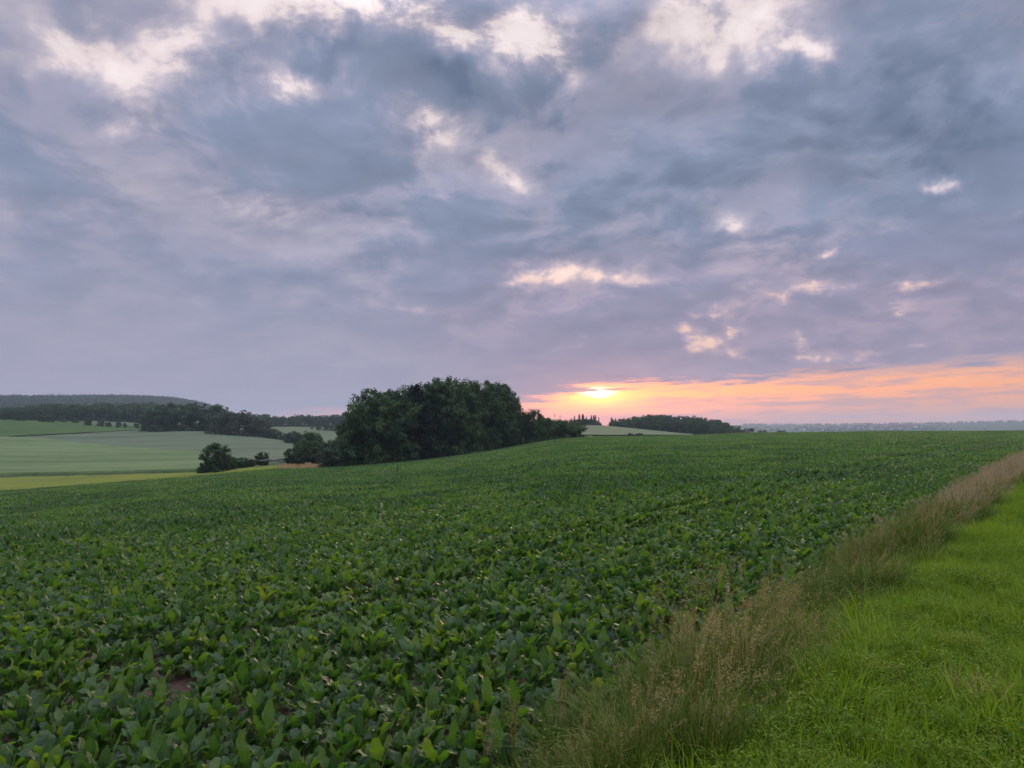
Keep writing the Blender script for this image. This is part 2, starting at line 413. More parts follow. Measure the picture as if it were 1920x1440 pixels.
# far fields
wheat_a = ground_mat('pale_wheat', [(.40, (.085, .135, .042)), (.5, (.120, .175, .058)), (.60, (.160, .215, .080))], .07, stretch=(.22, 1.0, 1), fine=7, bdist=.5, bstr=.8, rot=R(8), lines=(9., .35, (.067, .105, .034)))
wheat_b = ground_mat('grey_wheat', [(.40, (.082, .112, .054)), (.5, (.108, .142, .070)), (.60, (.134, .168, .088))], .06, stretch=(.22, 1.0, 1), fine=7, bdist=.5, bstr=.8, rot=R(-28), lines=(18., .7, (.055, .075, .036)))
green_c = ground_mat('green_crop', [(.3, (0.038, 0.078, 0.014)), (.5, (0.052, 0.104, 0.018)), (.72, (0.066, 0.124, 0.024))], .06, fine=12, bdist=.3)
green_d = ground_mat('soft_green_crop', [(.3, (0.074, 0.111, 0.048)), (.5, (0.096, 0.137, 0.059)), (.72, (0.111, 0.152, 0.070))], .05, fine=10, bdist=.3)
meadow = ground_mat('yellow_meadow', [(.30, (.095, .115, .014)), (.48, (.145, .175, .016)), (.62, (.175, .195, .022)), (.8, (.20, .165, .06))], .11, stretch=(.5, 1, 1), fine=12, bdist=.25)
dry = ground_mat('dry_grass', [(.3, (0.141, 0.085, 0.026)), (.5, (0.207, 0.126, 0.041)), (.72, (0.252, 0.170, 0.074))], .4, fine=6, bdist=.25)
olive = ground_mat('olive_grass', [(.3, (.05, .06, .02)), (.5, (.08, .09, .03)), (.72, (.12, .115, .05))], .4, fine=6, bdist=.2)
EP = list(zip(EDGE_PX, EDGE_PY))
patch('meadow_strip', [(p, y + 3) for p, y in EP], [(-450, 902), (0, 897), (200, 892), (375, 887), (480, 877), (545, 873)], .14, meadow, 70, 14, bumps=.05)
patch('dry_grass_strip', [(p, y + 2) for p, y in EP], [(520, 874), (560, 871), (613, 866), (640, 866)], .22, dry, 60, 10, bumps=.16)
patch('wood_edge_grass', [(p, y + 2) for p, y in EP], [(600, 868), (700, 860), (800, 852), (900, 838), (1000, 824), (1110, 817)], .25, olive, 60, 8, bumps=.08)
C_UP = [(-450, 823), (20, 822), (80, 824), (150, 833), (220, 839), (290, 845), (385, 850)]
patch('pale_wheat_field', [(-450, 897), (0, 893), (200, 889), (385, 885)], C_UP, .62, wheat_a, 80, 40)
D_UP = [(20, 821), (120, 816), (250, 808), (300, 807), (380, 809), (470, 818), (520, 825), (560, 831), (620, 840)]
patch('grey_wheat_field', C_UP[1:-1] + [(375, 849), (390, 876), (500, 866), (545, 861), (620, 852)], D_UP, .22, wheat_b, 90, 30, front=False)
patch('green_crop_field', [(-450, 823), (0, 821), (120, 815), (250, 808), (305, 807)], [(-450, 789), (0, 788), (60, 790), (110, 792), (200, 797), (250, 802), (305, 806)], .45, green_c, 60, 16, front=False)
patch('pale_field_behind_bush', [(170, 796), (200, 797), (270, 803)], [(170, 789), (270, 788)], .5, wheat_b, 20, 6, front=False)
patch('far_green_field', [(490, 814), (560, 827), (660, 840)], [(490, 802), (560, 802), (660, 810)], .5, green_d, 30, 12, front=False)
patch('pale_green_field', [(1060, 818), (1300, 817)], [(1060, 800), (1130, 799), (1200, 806), (1250, 811), (1300, 815)], .5, green_d, 40, 14, front=False, rcap=446)

# ------------------------------------------------------------------ scatter by geometry nodes (uncountable stuff only)
def scatter(name, P, rot, scl, idx, sources, label, cat):
    c = bpy.data.collections.new(name + '_variants')
    for i, me in enumerate(sources):
        o = bpy.data.objects.new('%s_v%02d' % (name, i), me); c.objects.link(o)
    me = bpy.data.meshes.new(name); me.vertices.add(len(P)); me.vertices.foreach_set('co', np.asarray(P, np.float32).ravel())
    for nm, ty, key, dat in (('rot', 'FLOAT_VECTOR', 'vector', rot), ('scl', 'FLOAT', 'value', scl), ('idx', 'INT', 'value', idx)):
        a = me.attributes.new(nm, ty, 'POINT'); a.data.foreach_set(key, np.asarray(dat, np.int32 if ty == 'INT' else np.float32).ravel())
    o = obj(name, me); tag(o, label, cat, kind='stuff')
    g = bpy.data.node_groups.new(name, 'GeometryNodeTree')
    g.interface.new_socket('Geometry', in_out='INPUT', socket_type='NodeSocketGeometry'); g.interface.new_socket('Geometry', in_out='OUTPUT', socket_type='NodeSocketGeometry')
    N, Lk = g.nodes, g.links
    gi, go = N.new('NodeGroupInput'), N.new('NodeGroupOutput')
    ci = N.new('GeometryNodeCollectionInfo'); ci.inputs['Collection'].default_value = c
    ci.inputs['Separate Children'].default_value = True; ci.inputs['Reset Children'].default_value = True
    ip = N.new('GeometryNodeInstanceOnPoints'); ip.inputs['Pick Instance'].default_value = True
    def attr(nm, ty):
        n = N.new('GeometryNodeInputNamedAttribute'); n.data_type = ty; n.inputs['Name'].default_value = nm; return n.outputs['Attribute']
    e = N.new('FunctionNodeEulerToRotation'); Lk.new(attr('rot', 'FLOAT_VECTOR'), e.inputs[0])
    Lk.new(gi.outputs[0], ip.inputs['Points']); Lk.new(ci.outputs[0], ip.inputs['Instance']); Lk.new(attr('idx', 'INT'), ip.inputs['Instance Index'])
    Lk.new(e.outputs[0], ip.inputs['Rotation']); Lk.new(attr('scl', 'FLOAT'), ip.inputs['Scale']); Lk.new(ip.outputs[0], go.inputs[0])
    o.modifiers.new('scatter', 'NODES').node_group = g
    return o
def tilt(x, y, yaw, e=.6):
    gx = (height(x + e, y) - height(x - e, y)) / (2 * e); gy = (height(x, y + e) - height(x, y - e)) / (2 * e)
    c, s = np.cos(yaw), np.sin(yaw); nx = -(gx * c + gy * s); ny = -(-gx * s + gy * c)
    return np.stack([-np.arctan(ny), np.arctan(nx), yaw], -1)

# ------------------------------------------------------------------ sugar beet
def beet_mat():
    m, k = material('beet_leaf')
    uv = X(k, k.node('ShaderNodeUVMap').outputs[0]); u, v, _ = k.sep(uv)
    a = k.m('ABSOLUTE', u - .5) * 2.0
    t = tintval(k, .45)
    pk = k.noise(k.v('MULTIPLY', uv, (5, 9, 1)), 1.6, 3, .55)
    c = k.ramp(t * .8 + pk * .2, [(.14, (.020, .078, .013)), (.40, (.060, .178, .024)), (.62, (.120, .268, .030)), (.82, (.20, .335, .036)), (1.0, (.27, .36, .048))])
    lat = k.m('PINGPONG', v * 8.0 - a * 2.6, .5)
    vein = k.m('MAXIMUM', k.ss(a, .11, .03), k.ss(lat, .09, .0) * k.ss(a, .95, .3) * .55)
    c = k.mix(vein * .38, c, (.15, .26, .085))
    h = k.ss(lat, .0, .3) * .6 + pk * .9 - k.ss(a, .14, .02) * .4
    crk = k.noise(k.v('MULTIPLY', uv, (4, 8, 1)), 3.2, 2, .5)
    p = principled(k, c, k.m('FRACT', t * 7.3) * .30 + k.ss(pk, .3, .7, .16, .32), .75, bump(k, h + crk * 1.3, 1.0, .022))
    p.inputs['Coat Weight'].default_value = .28; p.inputs['Coat Roughness'].default_value = .30
    tr = k.node('ShaderNodeBsdfTranslucent'); k.put(tr.inputs[0], k.v('MULTIPLY', c, (1.9, 1.7, .5)))
    x = k.node('ShaderNodeMixShader'); x.inputs[0].default_value = .33
    k.l.new(p.outputs[0], x.inputs[1]); k.l.new(tr.outputs[0], x.inputs[2])
    return finish(m, k, x)
BEET = beet_mat()
def beet_leaf(r, L, Wd, pet, e0, e1, nl=8, nw=4, petiole=True):
    """one leaf: petiole from the crown, blade arching from elevation e0 to e1 (degrees)"""
    acc = Acc(); tint = r.uniform(0, 1)
    ns = nl + 1; t = np.linspace(0, 1, ns)
    el = np.radians(e0 + 8 + 0 * t); side = r.normal(0, .25)
    base = np.array([0, 0, 0.]); pe = R(e0 + r.uniform(2, 12)); tip = np.array([math.cos(pe) * pet, 0, math.sin(pe) * pet])
    ang = np.radians(e0 + (e1 - e0) * t ** 1.3)
    step = L / nl; P = [tip]
    for i in range(nl): P.append(P[-1] + step * np.array([math.cos(ang[i]), side * t[i] * .6, math.sin(ang[i])]))
    P = np.array(P); wd = Wd / 2 * np.clip(np.sin(np.pi * np.clip(t * .93 + .07, 0, 1)) ** .62, .02, 1) * (1.08 - .25 * np.abs(t - .45))
    wd[-1] = Wd * .10; wd[0] = Wd * .12
    sg = np.linspace(-1, 1, nw + 1); ph = r.uniform(0, 6.28, 2); kf = r.uniform(9, 15); amp = L * r.uniform(.03, .085)
    nrm = np.stack([-np.sin(ang), 0 * ang, np.cos(ang)], -1); nrm = np.concatenate([nrm[:1], nrm[:-1]]) if len(nrm) > len(P) else nrm
    cup = r.uniform(-.12, .32)
    V = np.zeros((ns, nw + 1, 3)); U = np.zeros((ns, nw + 1, 2)); twist = r.normal(0, .25)
    for j, s in enumerate(sg):
        off = cup * wd * abs(s) ** 1.3 + amp * abs(s) * np.sin(kf * t + ph[0] + (0 if s < 0 else ph[1])) * np.sin(np.pi * t) ** .5 + twist * wd * s * t
        V[:, j] = P + np.array([0, 1, 0]) * (wd * s)[:, None] + nrm * off[:, None]
        U[:, j] = np.stack([np.full(ns, (s + 1) / 2), t], -1)
    i, j = np.meshgrid(np.arange(nl), np.arange(nw), indexing='ij'); w = nw + 1
    Q = np.stack([i * w + j, (i + 1) * w + j, (i + 1) * w + j + 1, i * w + j + 1], -1)
    acc.add(V.reshape(-1, 3), Q, tint, U.reshape(-1, 2))
    if petiole:
        h = .007
        pv = np.array([[0, -h, 0], [0, h, 0], [tip[0], h * .8, tip[2] - .002], [tip[0], -h * .8, tip[2] - .002]])
        acc.add(pv, [[0, 1, 2, 3]], .9, np.full((4, 2), .5))
        pv2 = pv + 0; pv2[:, 1] = 0; pv2[[1, 2], 2] -= .012
        acc.add(np.array([[0, 0, h], [0, 0, -h], [tip[0], 0, tip[2] - h], [tip[0], 0, tip[2] + h]]), [[0, 1, 2, 3]], .9, np.full((4, 2), .5))
    return acc
def leaf_params(r, ring):
    """ring 0 heart leaves, 1 middle, 2 outer"""
    if ring == 0: return dict(L=r.uniform(.09, .13), Wd=r.uniform(.045, .065), pet=r.uniform(.12, .18), e0=r.uniform(68, 82), e1=r.uniform(45, 80))
    if ring == 1: return dict(L=r.uniform(.14, .20), Wd=r.uniform(.062, .09), pet=r.uniform(.13, .21), e0=r.uniform(62, 84), e1=r.uniform(-25, 88))
    return dict(L=r.uniform(.14, .20), Wd=r.uniform(.07, .10), pet=r.uniform(.10, .18), e0=r.uniform(30, 54), e1=r.uniform(-50, 25))
RINGS = [0, 0, 0, 1, 1, 1, 1, 1, 1, 1, 2, 2, 2, 2, 2, 2]
_r = np.random.default_rng(11)
LEAF_ACC = {g: [beet_leaf(_r, **leaf_params(_r, g)) for _ in range(n)] for g, n in ((0, 5), (1, 9), (2, 7))}
LEAF_ME = {g: [a.build('beet_leaf', BEET, True, True) for a in L] for g, L in LEAF_ACC.items()}
LEAF_MID = {g: [beet_leaf(_r, nl=3, nw=2, petiole=False, **leaf_params(_r, g)) for _ in range(n)] for g, n in ((0, 4), (1, 8), (2, 6))}
LEAF_LOW = {g: [beet_leaf(_r, nl=2, nw=1, petiole=False, **leaf_params(_r, g)) for _ in range(n)] for g, n in ((0, 4), (1, 6), (2, 6))}
def leaf_layout(r):
    out = []; a0 = r.uniform(0, 6.28)
    for i, g in enumerate(RINGS):
        out.append((g, int(r.integers(0, 99)), a0 + i * 2.39996 + r.normal(0, .25), r.uniform(.82, 1.18), r.normal(0, .09)))
    return out
def place_leaf(dst, src, yaw, sc, lean, off, tsh=0.0):
    c, s = math.cos(yaw), math.sin(yaw)
    for V, Q, T, U in zip(src.V, src.Q, src.T, src.U):
        V = V * sc; x = V[:, 0] * math.cos(lean) - V[:, 2] * math.sin(lean); z = V[:, 0] * math.sin(lean) + V[:, 2] * math.cos(lean)
        W_ = np.stack([x * c - V[:, 1] * s, x * s + V[:, 1] * c, z], -1) + off
        first = Q.min(); dst.add(W_, Q - first, np.clip(T + tsh, 0, 1), U)
def plant_acc(r, bank_, off=(0, 0, 0), sc=1.0, dst=None, rings=None):
    dst = dst or Acc()
    for (g, i, yaw, s, lean) in leaf_layout(r):
        if rings and r.uniform() > rings: continue
        src = bank_[g][i % len(bank_[g])]
        place_leaf(dst, src, yaw, s * sc, lean, np.array(off), r.normal(0, .25))
    return dst
ROW, GAP = .38, .145
CELL = ROW * 7
def beet_patch(seed, bank_, size, keep, skip_rows=()):
    r = np.random.default_rng(seed); d = Acc(); nv = max(1, int(round(size / ROW))); nu = int(round(size / GAP))
    for i in range(nv):
        if i in skip_rows: continue
        for j in range(nu):
            if r.uniform() < .05: continue
            o = ((j + .5) / nu * size - size / 2 + r.normal(0, .04), (i + .5) / nv * size - size / 2 + r.normal(0, .03), r.normal(0, .02))
            plant_acc(r, bank_, o, r.uniform(.74, 1.12), d, keep)
    return d.build('beet_patch', BEET, True, True)
PLANT_ME = [plant_acc(np.random.default_rng(100 + i), LEAF_ACC).build('beet_plant', BEET, True, True) for i in range(12)]
MID_ME = [beet_patch(200 + i, LEAF_MID, CELL, .85) for i in range(3)] + [beet_patch(210, LEAF_MID, CELL, .85, (6,)), beet_patch(211, LEAF_MID, CELL, .85, (2,))]
LOW_ME = [beet_patch(220 + i, LEAF_LOW, CELL, .7) for i in range(3)] + [beet_patch(230, LEAF_LOW, CELL, .7, (6,)), beet_patch(231, LEAF_LOW, CELL, .7, (2,))]
MINI_ME = [beet_patch(240 + i, LEAF_LOW, CELL / 3, .7) for i in range(3)]
V0 = 3.05
def gap_at(x, y):
    """bare reddish places in the crop"""
    r0, a0 = GAPS_RA
    gx, gy = r0 * math.sin(a0), r0 * math.cos(a0)
    du = (x - gx) * UD[0] + (y - gy) * UD[1]; dv = (x - gx) * VD[0] + (y - gy) * VD[1]
    return (du / .36) ** 2 + (dv / .30) ** 2 < 1
GAPS_RA = cast(320, 1312)
def build_beet():
    near, mid, low, mini = [], [], [], []
    yaw = math.pi / 2 - TRACK
    for i in range(-30, 110):
        for j in range(0, 110):
            u = (i + .5) * CELL; v = V0 + (j + .5) * CELL
            x, y = u * UD[0] + v * VD[0], u * UD[1] + v * VD[1]; r = math.hypot(x, y); a = math.atan2(x, y)
            if abs(math.degrees(a)) > 42 and r > 12: continue
            if y < -1 or r > 300: continue
            re = float(r_edge(a))
            cell = (x, y, 3 if j == 1 else 4 if j == 2 else int(rng.integers(0, 3)))
            if r < 27:
                if abs(math.degrees(a)) < 60: near.append((u, v, j))
            elif r < re - 2.4: (mid if r < 75 else low).append(cell)
            elif r < re + 2.4:
                for p in range(3):
                    for q in range(3):
                        uu, vv = u + (p - 1) * CELL / 3, v + (q - 1) * CELL / 3
                        xx, yy = uu * UD[0] + vv * VD[0], uu * UD[1] + vv * VD[1]
                        if math.hypot(xx, yy) < float(r_edge(math.atan2(xx, yy))) + rng.normal(0, .4): mini.append((xx, yy, int(rng.integers(0, 3))))
    def put(name, L, src, label):
        A = np.array(L); x, y = A[:, 0], A[:, 1]; n = len(A)
        rot = tilt(x, y, np.full(n, yaw) + np.where(A[:, 2] < 3, rng.integers(0, 2, n) * math.pi, 0))
        scatter(name, np.stack([x, y, height(x, y) + .01], -1), rot, rng.uniform(.95, 1.06, n), A[:, 2], src, label, 'crop')
    put('middle_beet_crop', mid, MID_ME, 'dense sugar beet leaves in the middle of the green field')
    put('far_beet_crop', low, LOW_ME, 'distant beet rows fading towards the field crest')
    put('beet_crop_edge', mini, MINI_ME, 'last beet rows along the far edge of the field')
    pts = []
    for (u, v, j) in near:
        for p in range(7):
            if (j == 1 and p == 6) or (j == 2 and p == 2): continue
            for q in range(int(CELL / GAP)):
                uu = u + (q + .5) * GAP - CELL / 2 + rng.normal(0, .035); vv = v + (p + .5) * ROW - CELL / 2 + rng.normal(0, .03)
                if rng.uniform() < .03: continue
                x, y = uu * UD[0] + vv * VD[0], uu * UD[1] + vv * VD[1]
                if math.hypot(x, y) < 2.7 or gap_at(x, y): continue
                pts.append((x, y))
    pts = np.array(pts); z = height(pts[:, 0], pts[:, 1]); P = np.c_[pts, z]
    # the 300 plants that show largest
    yc, zc = P[:, 1], P[:, 2] + .35
    cp, sp_ = math.cos(PITCH), math.sin(PITCH)
    dep = yc * cp + zc * sp_; up = -yc * sp_ + zc * cp
    dep = np.maximum(dep, .01); ix = 960 + F_PX * P[:, 0] / dep; iy = 720 - F_PX * up / dep
    vis = (ix > -20) & (ix < 1400) & (iy < 1470) & (yc > 0)
    order = np.argsort(np.where(vis, np.hypot(P[:, 0], P[:, 1]), 1e9))[:300]
    single = np.zeros(len(P), bool); single[order] = True
    rest = P[~single]; n = len(rest)
    scatter('nearby_beet_crop', rest, np.c_[rng.normal(0, .05, n), rng.normal(0, .05, n), rng.uniform(0, 6.28, n)], rng.uniform(.74, 1.12, n), rng.integers(0, 12, n), PLANT_ME,
            'broad crinkled beet plants beyond the nearest rows', 'crop')
    for x, y, z in P[single]:
        e = empty('sugar_beet_plant', (x, y, z), rng.uniform(0, 6.28), rng.uniform(.76, 1.12))
        tag(e, 'sugar beet plant with broad crinkled leaves in the nearest rows of the field', 'beet plant', 'sugar beet plants in the nearest rows')
        for (g, i, yw, s, lean) in leaf_layout(rng):
            o = bpy.data.objects.new('leaf', LEAF_ME[g][i % len(LEAF_ME[g])]); o.parent = e
            o.rotation_euler = (0, -lean, yw); o.scale = (s, s, s); COL.objects.link(o)
build_beet()

# ------------------------------------------------------------------ trees
BARK = ground_mat('bark', [(.3, (.03, .025, .02)), (.6, (.06, .05, .04)), (.8, (.09, .075, .06))], 6.0, stretch=(1, 1, .2), fine=4, bdist=.03)
DEAD = ground_mat('dead_wood', [(.3, (.14, .125, .11)), (.6, (.22, .20, .18)), (.8, (.30, .28, .25))], 4.0, stretch=(1, 1, .3), fine=4, bdist=.03)
LEAFY = foliage('tree_leaves', [(.0, (.012, .036, .010)), (.4, (.028, .070, .014)), (.75, (.062, .125, .020)), (1, (.12, .19, .028))], .55, .25, .22, .35)
DARKLEAF = foliage('dark_needles', [(.0, (.006, .014, .008)), (.5, (.010, .024, .012)), (1, (.018, .038, .016))], .6, .2, .10, .3)
PALELEAF = foliage('pale_leaves', [(.0, (.030, .050, .020)), (.4, (.045, .075, .028)), (.8, (.065, .105, .036)), (1, (.085, .125, .045))], .55, .25, .22, .35)
WARMLEAF = foliage('yellow_green_leaves', [(.0, (.025, .045, .008)), (.4, (.045, .080, .012)), (.8, (.080, .125, .018)), (1, (.12, .16, .022))], .55, .25, .25, .35)
def rdir(r, n): v = r.normal(size=(n, 3)); return v / np.linalg.norm(v, axis=1, keepdims=True)
def leaf_quads(r, P, N, ls, tint, acc, ratio=.6):
    n = len(P); N = N / (np.linalg.norm(N, axis=1, keepdims=True) + 1e-9)
    t = np.cross(N, rdir(r, n)); t /= np.linalg.norm(t, axis=1, keepdims=True) + 1e-9; b = np.cross(N, t)
    s = (ls * r.uniform(.6, 1.35, n))[:, None]
    V = np.stack([P - t * s * .5, P + b * s * ratio * .5 + N * s * .08, P + t * s * .5, P - b * s * ratio * .5 + N * s * .08], 1)
    acc.add(V.reshape(-1, 3), np.arange(4 * n).reshape(-1, 4), np.repeat(tint, 4))
def crown_mesh(seed, lobes, ncl, nlf, cr, ls, mat, top=None):
    r = np.random.default_rng(seed); acc = Acc(); lobes = np.array(lobes, float)
    w = (lobes[:, 3] * lobes[:, 4] + lobes[:, 3] * lobes[:, 5]); w /= w.sum()
    k = r.choice(len(lobes), ncl, p=w); d = rdir(r, ncl)
    C = lobes[k, :3] + d * lobes[k, 3:] * np.where(r.uniform(0, 1, (ncl, 1)) < .3, r.uniform(.25, .7, (ncl, 1)), r.uniform(.72, 1.02, (ncl, 1))); ct = r.uniform(0, 1, ncl) * .75
    crr = cr * r.uniform(.6, 1.3, ncl); C[:, 2] = np.maximum(C[:, 2], crr * .4)
    e = rdir(r, ncl * nlf); q = np.repeat(np.arange(ncl), nlf)
    P = C[q] + e * (crr[q] * r.uniform(.2, 1.0, ncl * nlf) ** .55)[:, None] * np.array([1, 1, .75])
    P[:, 2] = np.maximum(P[:, 2], r.uniform(0, .3, len(P)))
    N = e * .9 + d[q] * .4 + r.normal(0, .4, P.shape) + np.array([0, 0, .45])
    leaf_quads(r, P, N, ls, ct[q] + r.uniform(0, .25, len(P)), acc, .7)
    return acc.build('crown', mat)
def decid_lobes(r, H, w, low=.12, n=7):
    """billowing crown reaching the ground: a main mass, side masses and a skirt"""
    L = [(0, 0, H * .56, w * .36, w * .36, H * .38)]
    for i in range(n):
        a = i * 2.4 + r.uniform(0, .8); h = r.uniform(.30, .84); rad = w * .30 * (1.15 - abs(h - .45)); s = r.uniform(.15, .24)
        L.append((math.cos(a) * rad, math.sin(a) * rad, H * h, w * s, w * s, H * s * .75))
    for i in range(6):
        a = i * 1.05 + r.uniform(0, .6); rad = w * r.uniform(.26, .36); s = r.uniform(.14, .20)
        L.append((math.cos(a) * rad, math.sin(a) * rad, H * (low + s * .45), w * s, w * s, H * s * .9))
    return L
def trunk_mesh(seed, H, rad, mat, limbs=6, lean=.03):
    r = np.random.default_rng(seed); a = Acc(); t = np.linspace(0, 1, 7)
    P = np.stack([np.cumsum(r.normal(0, lean * H / 7, 7)), np.cumsum(r.normal(0, lean * H / 7, 7)), t * H * .82 - .3], -1); P[:, :2] -= P[0, :2]
    a.tube(P, rad * (1.15 - t * .95), 8)
    for i in range(limbs):
        f = r.uniform(.22, .75); b = np.array([np.interp(f, t, P[:, c]) for c in range(3)]); an = r.uniform(0, 6.28); ln = H * r.uniform(.18, .32) * (1.1 - f)
        s = np.linspace(0, 1, 4)[:, None]; dr = np.array([math.cos(an), math.sin(an), r.uniform(.4, .9)])
        a.tube(b + s * dr * ln + np.array([0, 0, 1]) * (s ** 2) * ln * .2, rad * .4 * (1.05 - s[:, 0] * .9), 5)
    return a.build('trunk', mat, True)
def conifer_mesh(seed, H, w, nlev, nbr, per, ls, mat, gaps=0.0, prof=.75):
    r = np.random.default_rng(seed); acc = Acc(); P, N, T = [], [], []
    for l in range(nlev):
        f = l / (nlev - 1); z = H * (.06 + .93 * f); R0 = w / 2 * (1 - f) ** prof * r.uniform(.75, 1.15) + .12
        for b in range(nbr):
            if r.uniform() < gaps: continue
            a = r.uniform(0, 6.28); ln = R0 * r.uniform(.7, 1.15); s = r.uniform(.15, 1, per); ct = r.uniform(0, .5)
            q = np.stack([np.cos(a) * ln * s, np.sin(a) * ln * s, z - ln * s * .25 + r.normal(0, .12, per)], -1) + r.normal(0, .14, (per, 3))
            P.append(q); N.append(np.tile([math.cos(a) * .4, math.sin(a) * .4, 1], (per, 1)) + r.normal(0, .45, (per, 3))); T.append(ct + r.uniform(0, .5, per))
    P = np.concatenate(P); P[:, 2] = np.maximum(P[:, 2], .05)
    leaf_quads(r, P, np.concatenate(N), ls, np.concatenate(T), acc, .45)
    return acc.build('crown', mat)
KIND = {}
def reg(name, H, crowns, trunks): KIND[name] = (H, crowns, trunks)
_t = np.random.default_rng(21)
reg('oak', 15., [crown_mesh(300 + i, decid_lobes(_t, 15, 11, .03, 9), 230, 60, 1.15, .50, LEAFY) for i in range(5)], [trunk_mesh(320 + i, 15, .30, BARK) for i in range(3)])
reg('yellow', 12., [crown_mesh(330, decid_lobes(_t, 12, 9, .03, 8), 180, 56, 1.0, .45, WARMLEAF)], [trunk_mesh(331, 12, .25, BARK)])
reg('yew', 15., [conifer_mesh(340 + i, 15, 9.5, 34, 20, 20, .55, DARKLEAF, 0, .5) for i in range(2)], [trunk_mesh(345, 15, .28, BARK, 3)])
reg('bush', 5., [crown_mesh(350 + i, decid_lobes(_t, 5, 6.2, .0, 9), 210, 52, .60, .28, LEAFY) for i in range(4)], [trunk_mesh(355, 5, .10, BARK, 5)])
reg('palebush', 5., [crown_mesh(360 + i, decid_lobes(_t, 5, 6.2, .0, 9), 210, 52, .60, .28, PALELEAF) for i in range(3)], [trunk_mesh(365, 5, .10, BARK, 5)])
reg('farwood', 15., [crown_mesh(370 + i, decid_lobes(_t, 15, 12, .02, 8), 110, 32, 1.5, .95, LEAFY) for i in range(4)], [trunk_mesh(375, 15, .3, BARK, 4)])
reg('farpale', 15., [crown_mesh(380 + i, decid_lobes(_t, 15, 13, .02, 8), 110, 32, 1.5, .95, PALELEAF) for i in range(3)], [trunk_mesh(385, 15, .3, BARK, 4)])
reg('farfir', 15., [conifer_mesh(390 + i, 15, 7.0, 22, 10, 10, .8, DARKLEAF, 0, .6) for i in range(3)], [trunk_mesh(395, 15, .25, BARK, 2)])
reg('deadfir', 12., [conifer_mesh(400, 12, 3.2, 16, 4, 4, .5, DARKLEAF, .45)], [trunk_mesh(401, 12, .16, BARK, 14)])
def tree(name, kind, px, r, top, label, cat, group=None, wf=1.0, sink=0.0):
    H0, cr, tr = KIND[kind]; x, y, z = at(px, r); z = float(z) - sink
    cm = cr[int(rng.integers(0, len(cr)))]; zs = np.empty(len(cm.vertices) * 3, np.float32); cm.vertices.foreach_get('co', zs)
    H = max(z_top(px, r, top) - z, 1.2); s = H / float(np.percentile(zs[2::3], 99.7)); w = s * wf
    e = empty(name, (float(x), float(y), z), rng.uniform(0, 6.28), (w, w, s))
    tag(e, label, cat, group)
    obj('trunk', tr[int(rng.integers(0, len(tr)))], e); obj('crown', cm, e)
    return e
def jit(v, s): return float(v + rng.normal(0, s))
ORD = ('first', 'second', 'third', 'fourth', 'fifth', 'sixth', 'seventh', 'eighth', 'ninth', 'tenth')
def round_lobes(r, H, w):
    L = [(0, 0, H * .50, w * .42, w * .42, H * .46), (0, 0, H * .27, w * .42, w * .42, H * .25)]
    for i in range(14):
        a = i * 2.4; h = .12 + .72 * i / 13; q = w * .36 * math.sqrt(max(0., 1 - ((h - .45) / .62) ** 2))
        L.append((math.cos(a) * q, math.sin(a) * q, H * h, w * .13, w * .13, H * .11))
    return L
reg('round', 6., [crown_mesh(450 + i, round_lobes(_t, 6, 6.2), 260, 50, .5, .26, LEAFY) for i in range(3)], [trunk_mesh(451, 6, .14, BARK, 5)])
# the dark copse at the far edge of the beet field
G = 'trees of the dark copse'
tree('broadleaf_tree', 'oak', 688, 147, 731, 'tall round tree at the left end of the dark copse', 'tree', G, .80)
tree('conifer_tree', 'yew', 781, 153, 722, 'blackish conifer with a pointed top rising in the copse', 'tree', G, 1.0)
tree('conifer_tree', 'yew', 772, 157, 726, 'second dark conifer right behind the pointed one in the copse', 'tree', G, .9)
tree('broadleaf_tree', 'oak', 724, 150, 740, 'rounded broadleaf tree second from the left end of the copse', 'tree', G, .75)
tree('broadleaf_tree', 'oak', 752, 150, 735, 'broadleaf tree just left of the pointed conifer in the copse', 'tree', G, .75)
tree('broadleaf_tree', 'oak', 838, 158, 710, 'tallest round-topped tree in the middle of the copse', 'tree', G, .78)
tree('broadleaf_tree', 'oak', 872, 162, 713, 'broad tree right of the tallest one in the copse', 'tree', G, .78)
tree('broadleaf_tree', 'oak', 903, 167, 719, 'broadleaf tree on the right slope of the copse outline', 'tree', G, .75)
tree('broadleaf_tree', 'oak', 936, 174, 719, 'tall tree near the right end of the copse', 'tree', G, .85)
tree('broadleaf_tree', 'oak', 954, 180, 726, 'last tall tree at the right end of the copse', 'tree', G, .62)
tree('broadleaf_tree', 'oak', 964, 184, 738, 'lower tree closing the right end of the copse beside the bushes', 'tree', G, .42)
for px, r, tp in ((706, 158, 735), (738, 160, 733), (764, 163, 725), (815, 168, 722), (850, 170, 716), (890, 176, 722), (921, 181, 728), (660, 152, 772), (880, 190, 724), (830, 186, 720)):
    tree('broadleaf_tree', 'oak', px, r, tp, 'tree standing deeper inside the dark copse', 'tree', 'trees deeper inside the copse', .8)
tree('yellow_green_tree', 'yellow', 659, 150, 776, 'yellow-green tree at the left flank of the copse', 'tree', None, .6)
tree('leafy_bush', 'palebush', 622, 141, 842, 'low leafy bush at the foot of the copse beside the dry grass', 'bush', None, .9)
for i, px in enumerate(np.arange(636, 965, 19)):
    r = float(np.interp(px, EDGE_PX, EDGE_R)) + 4.5 + rng.uniform(0, 2.0); base = np.interp(px, EDGE_PX, EDGE_PY)
    tree('undergrowth_bush', 'bush', float(px), r, float(base) - rng.uniform(28, 58), 'dark undergrowth bush at the foot of the copse along the beet edge', 'bush', 'undergrowth bushes along the copse front', rng.uniform(.75, 1.0))
tree('leafy_bush', 'bush', 985, 183, 773, 'tall bush at the right foot of the copse', 'bush', None, .5)
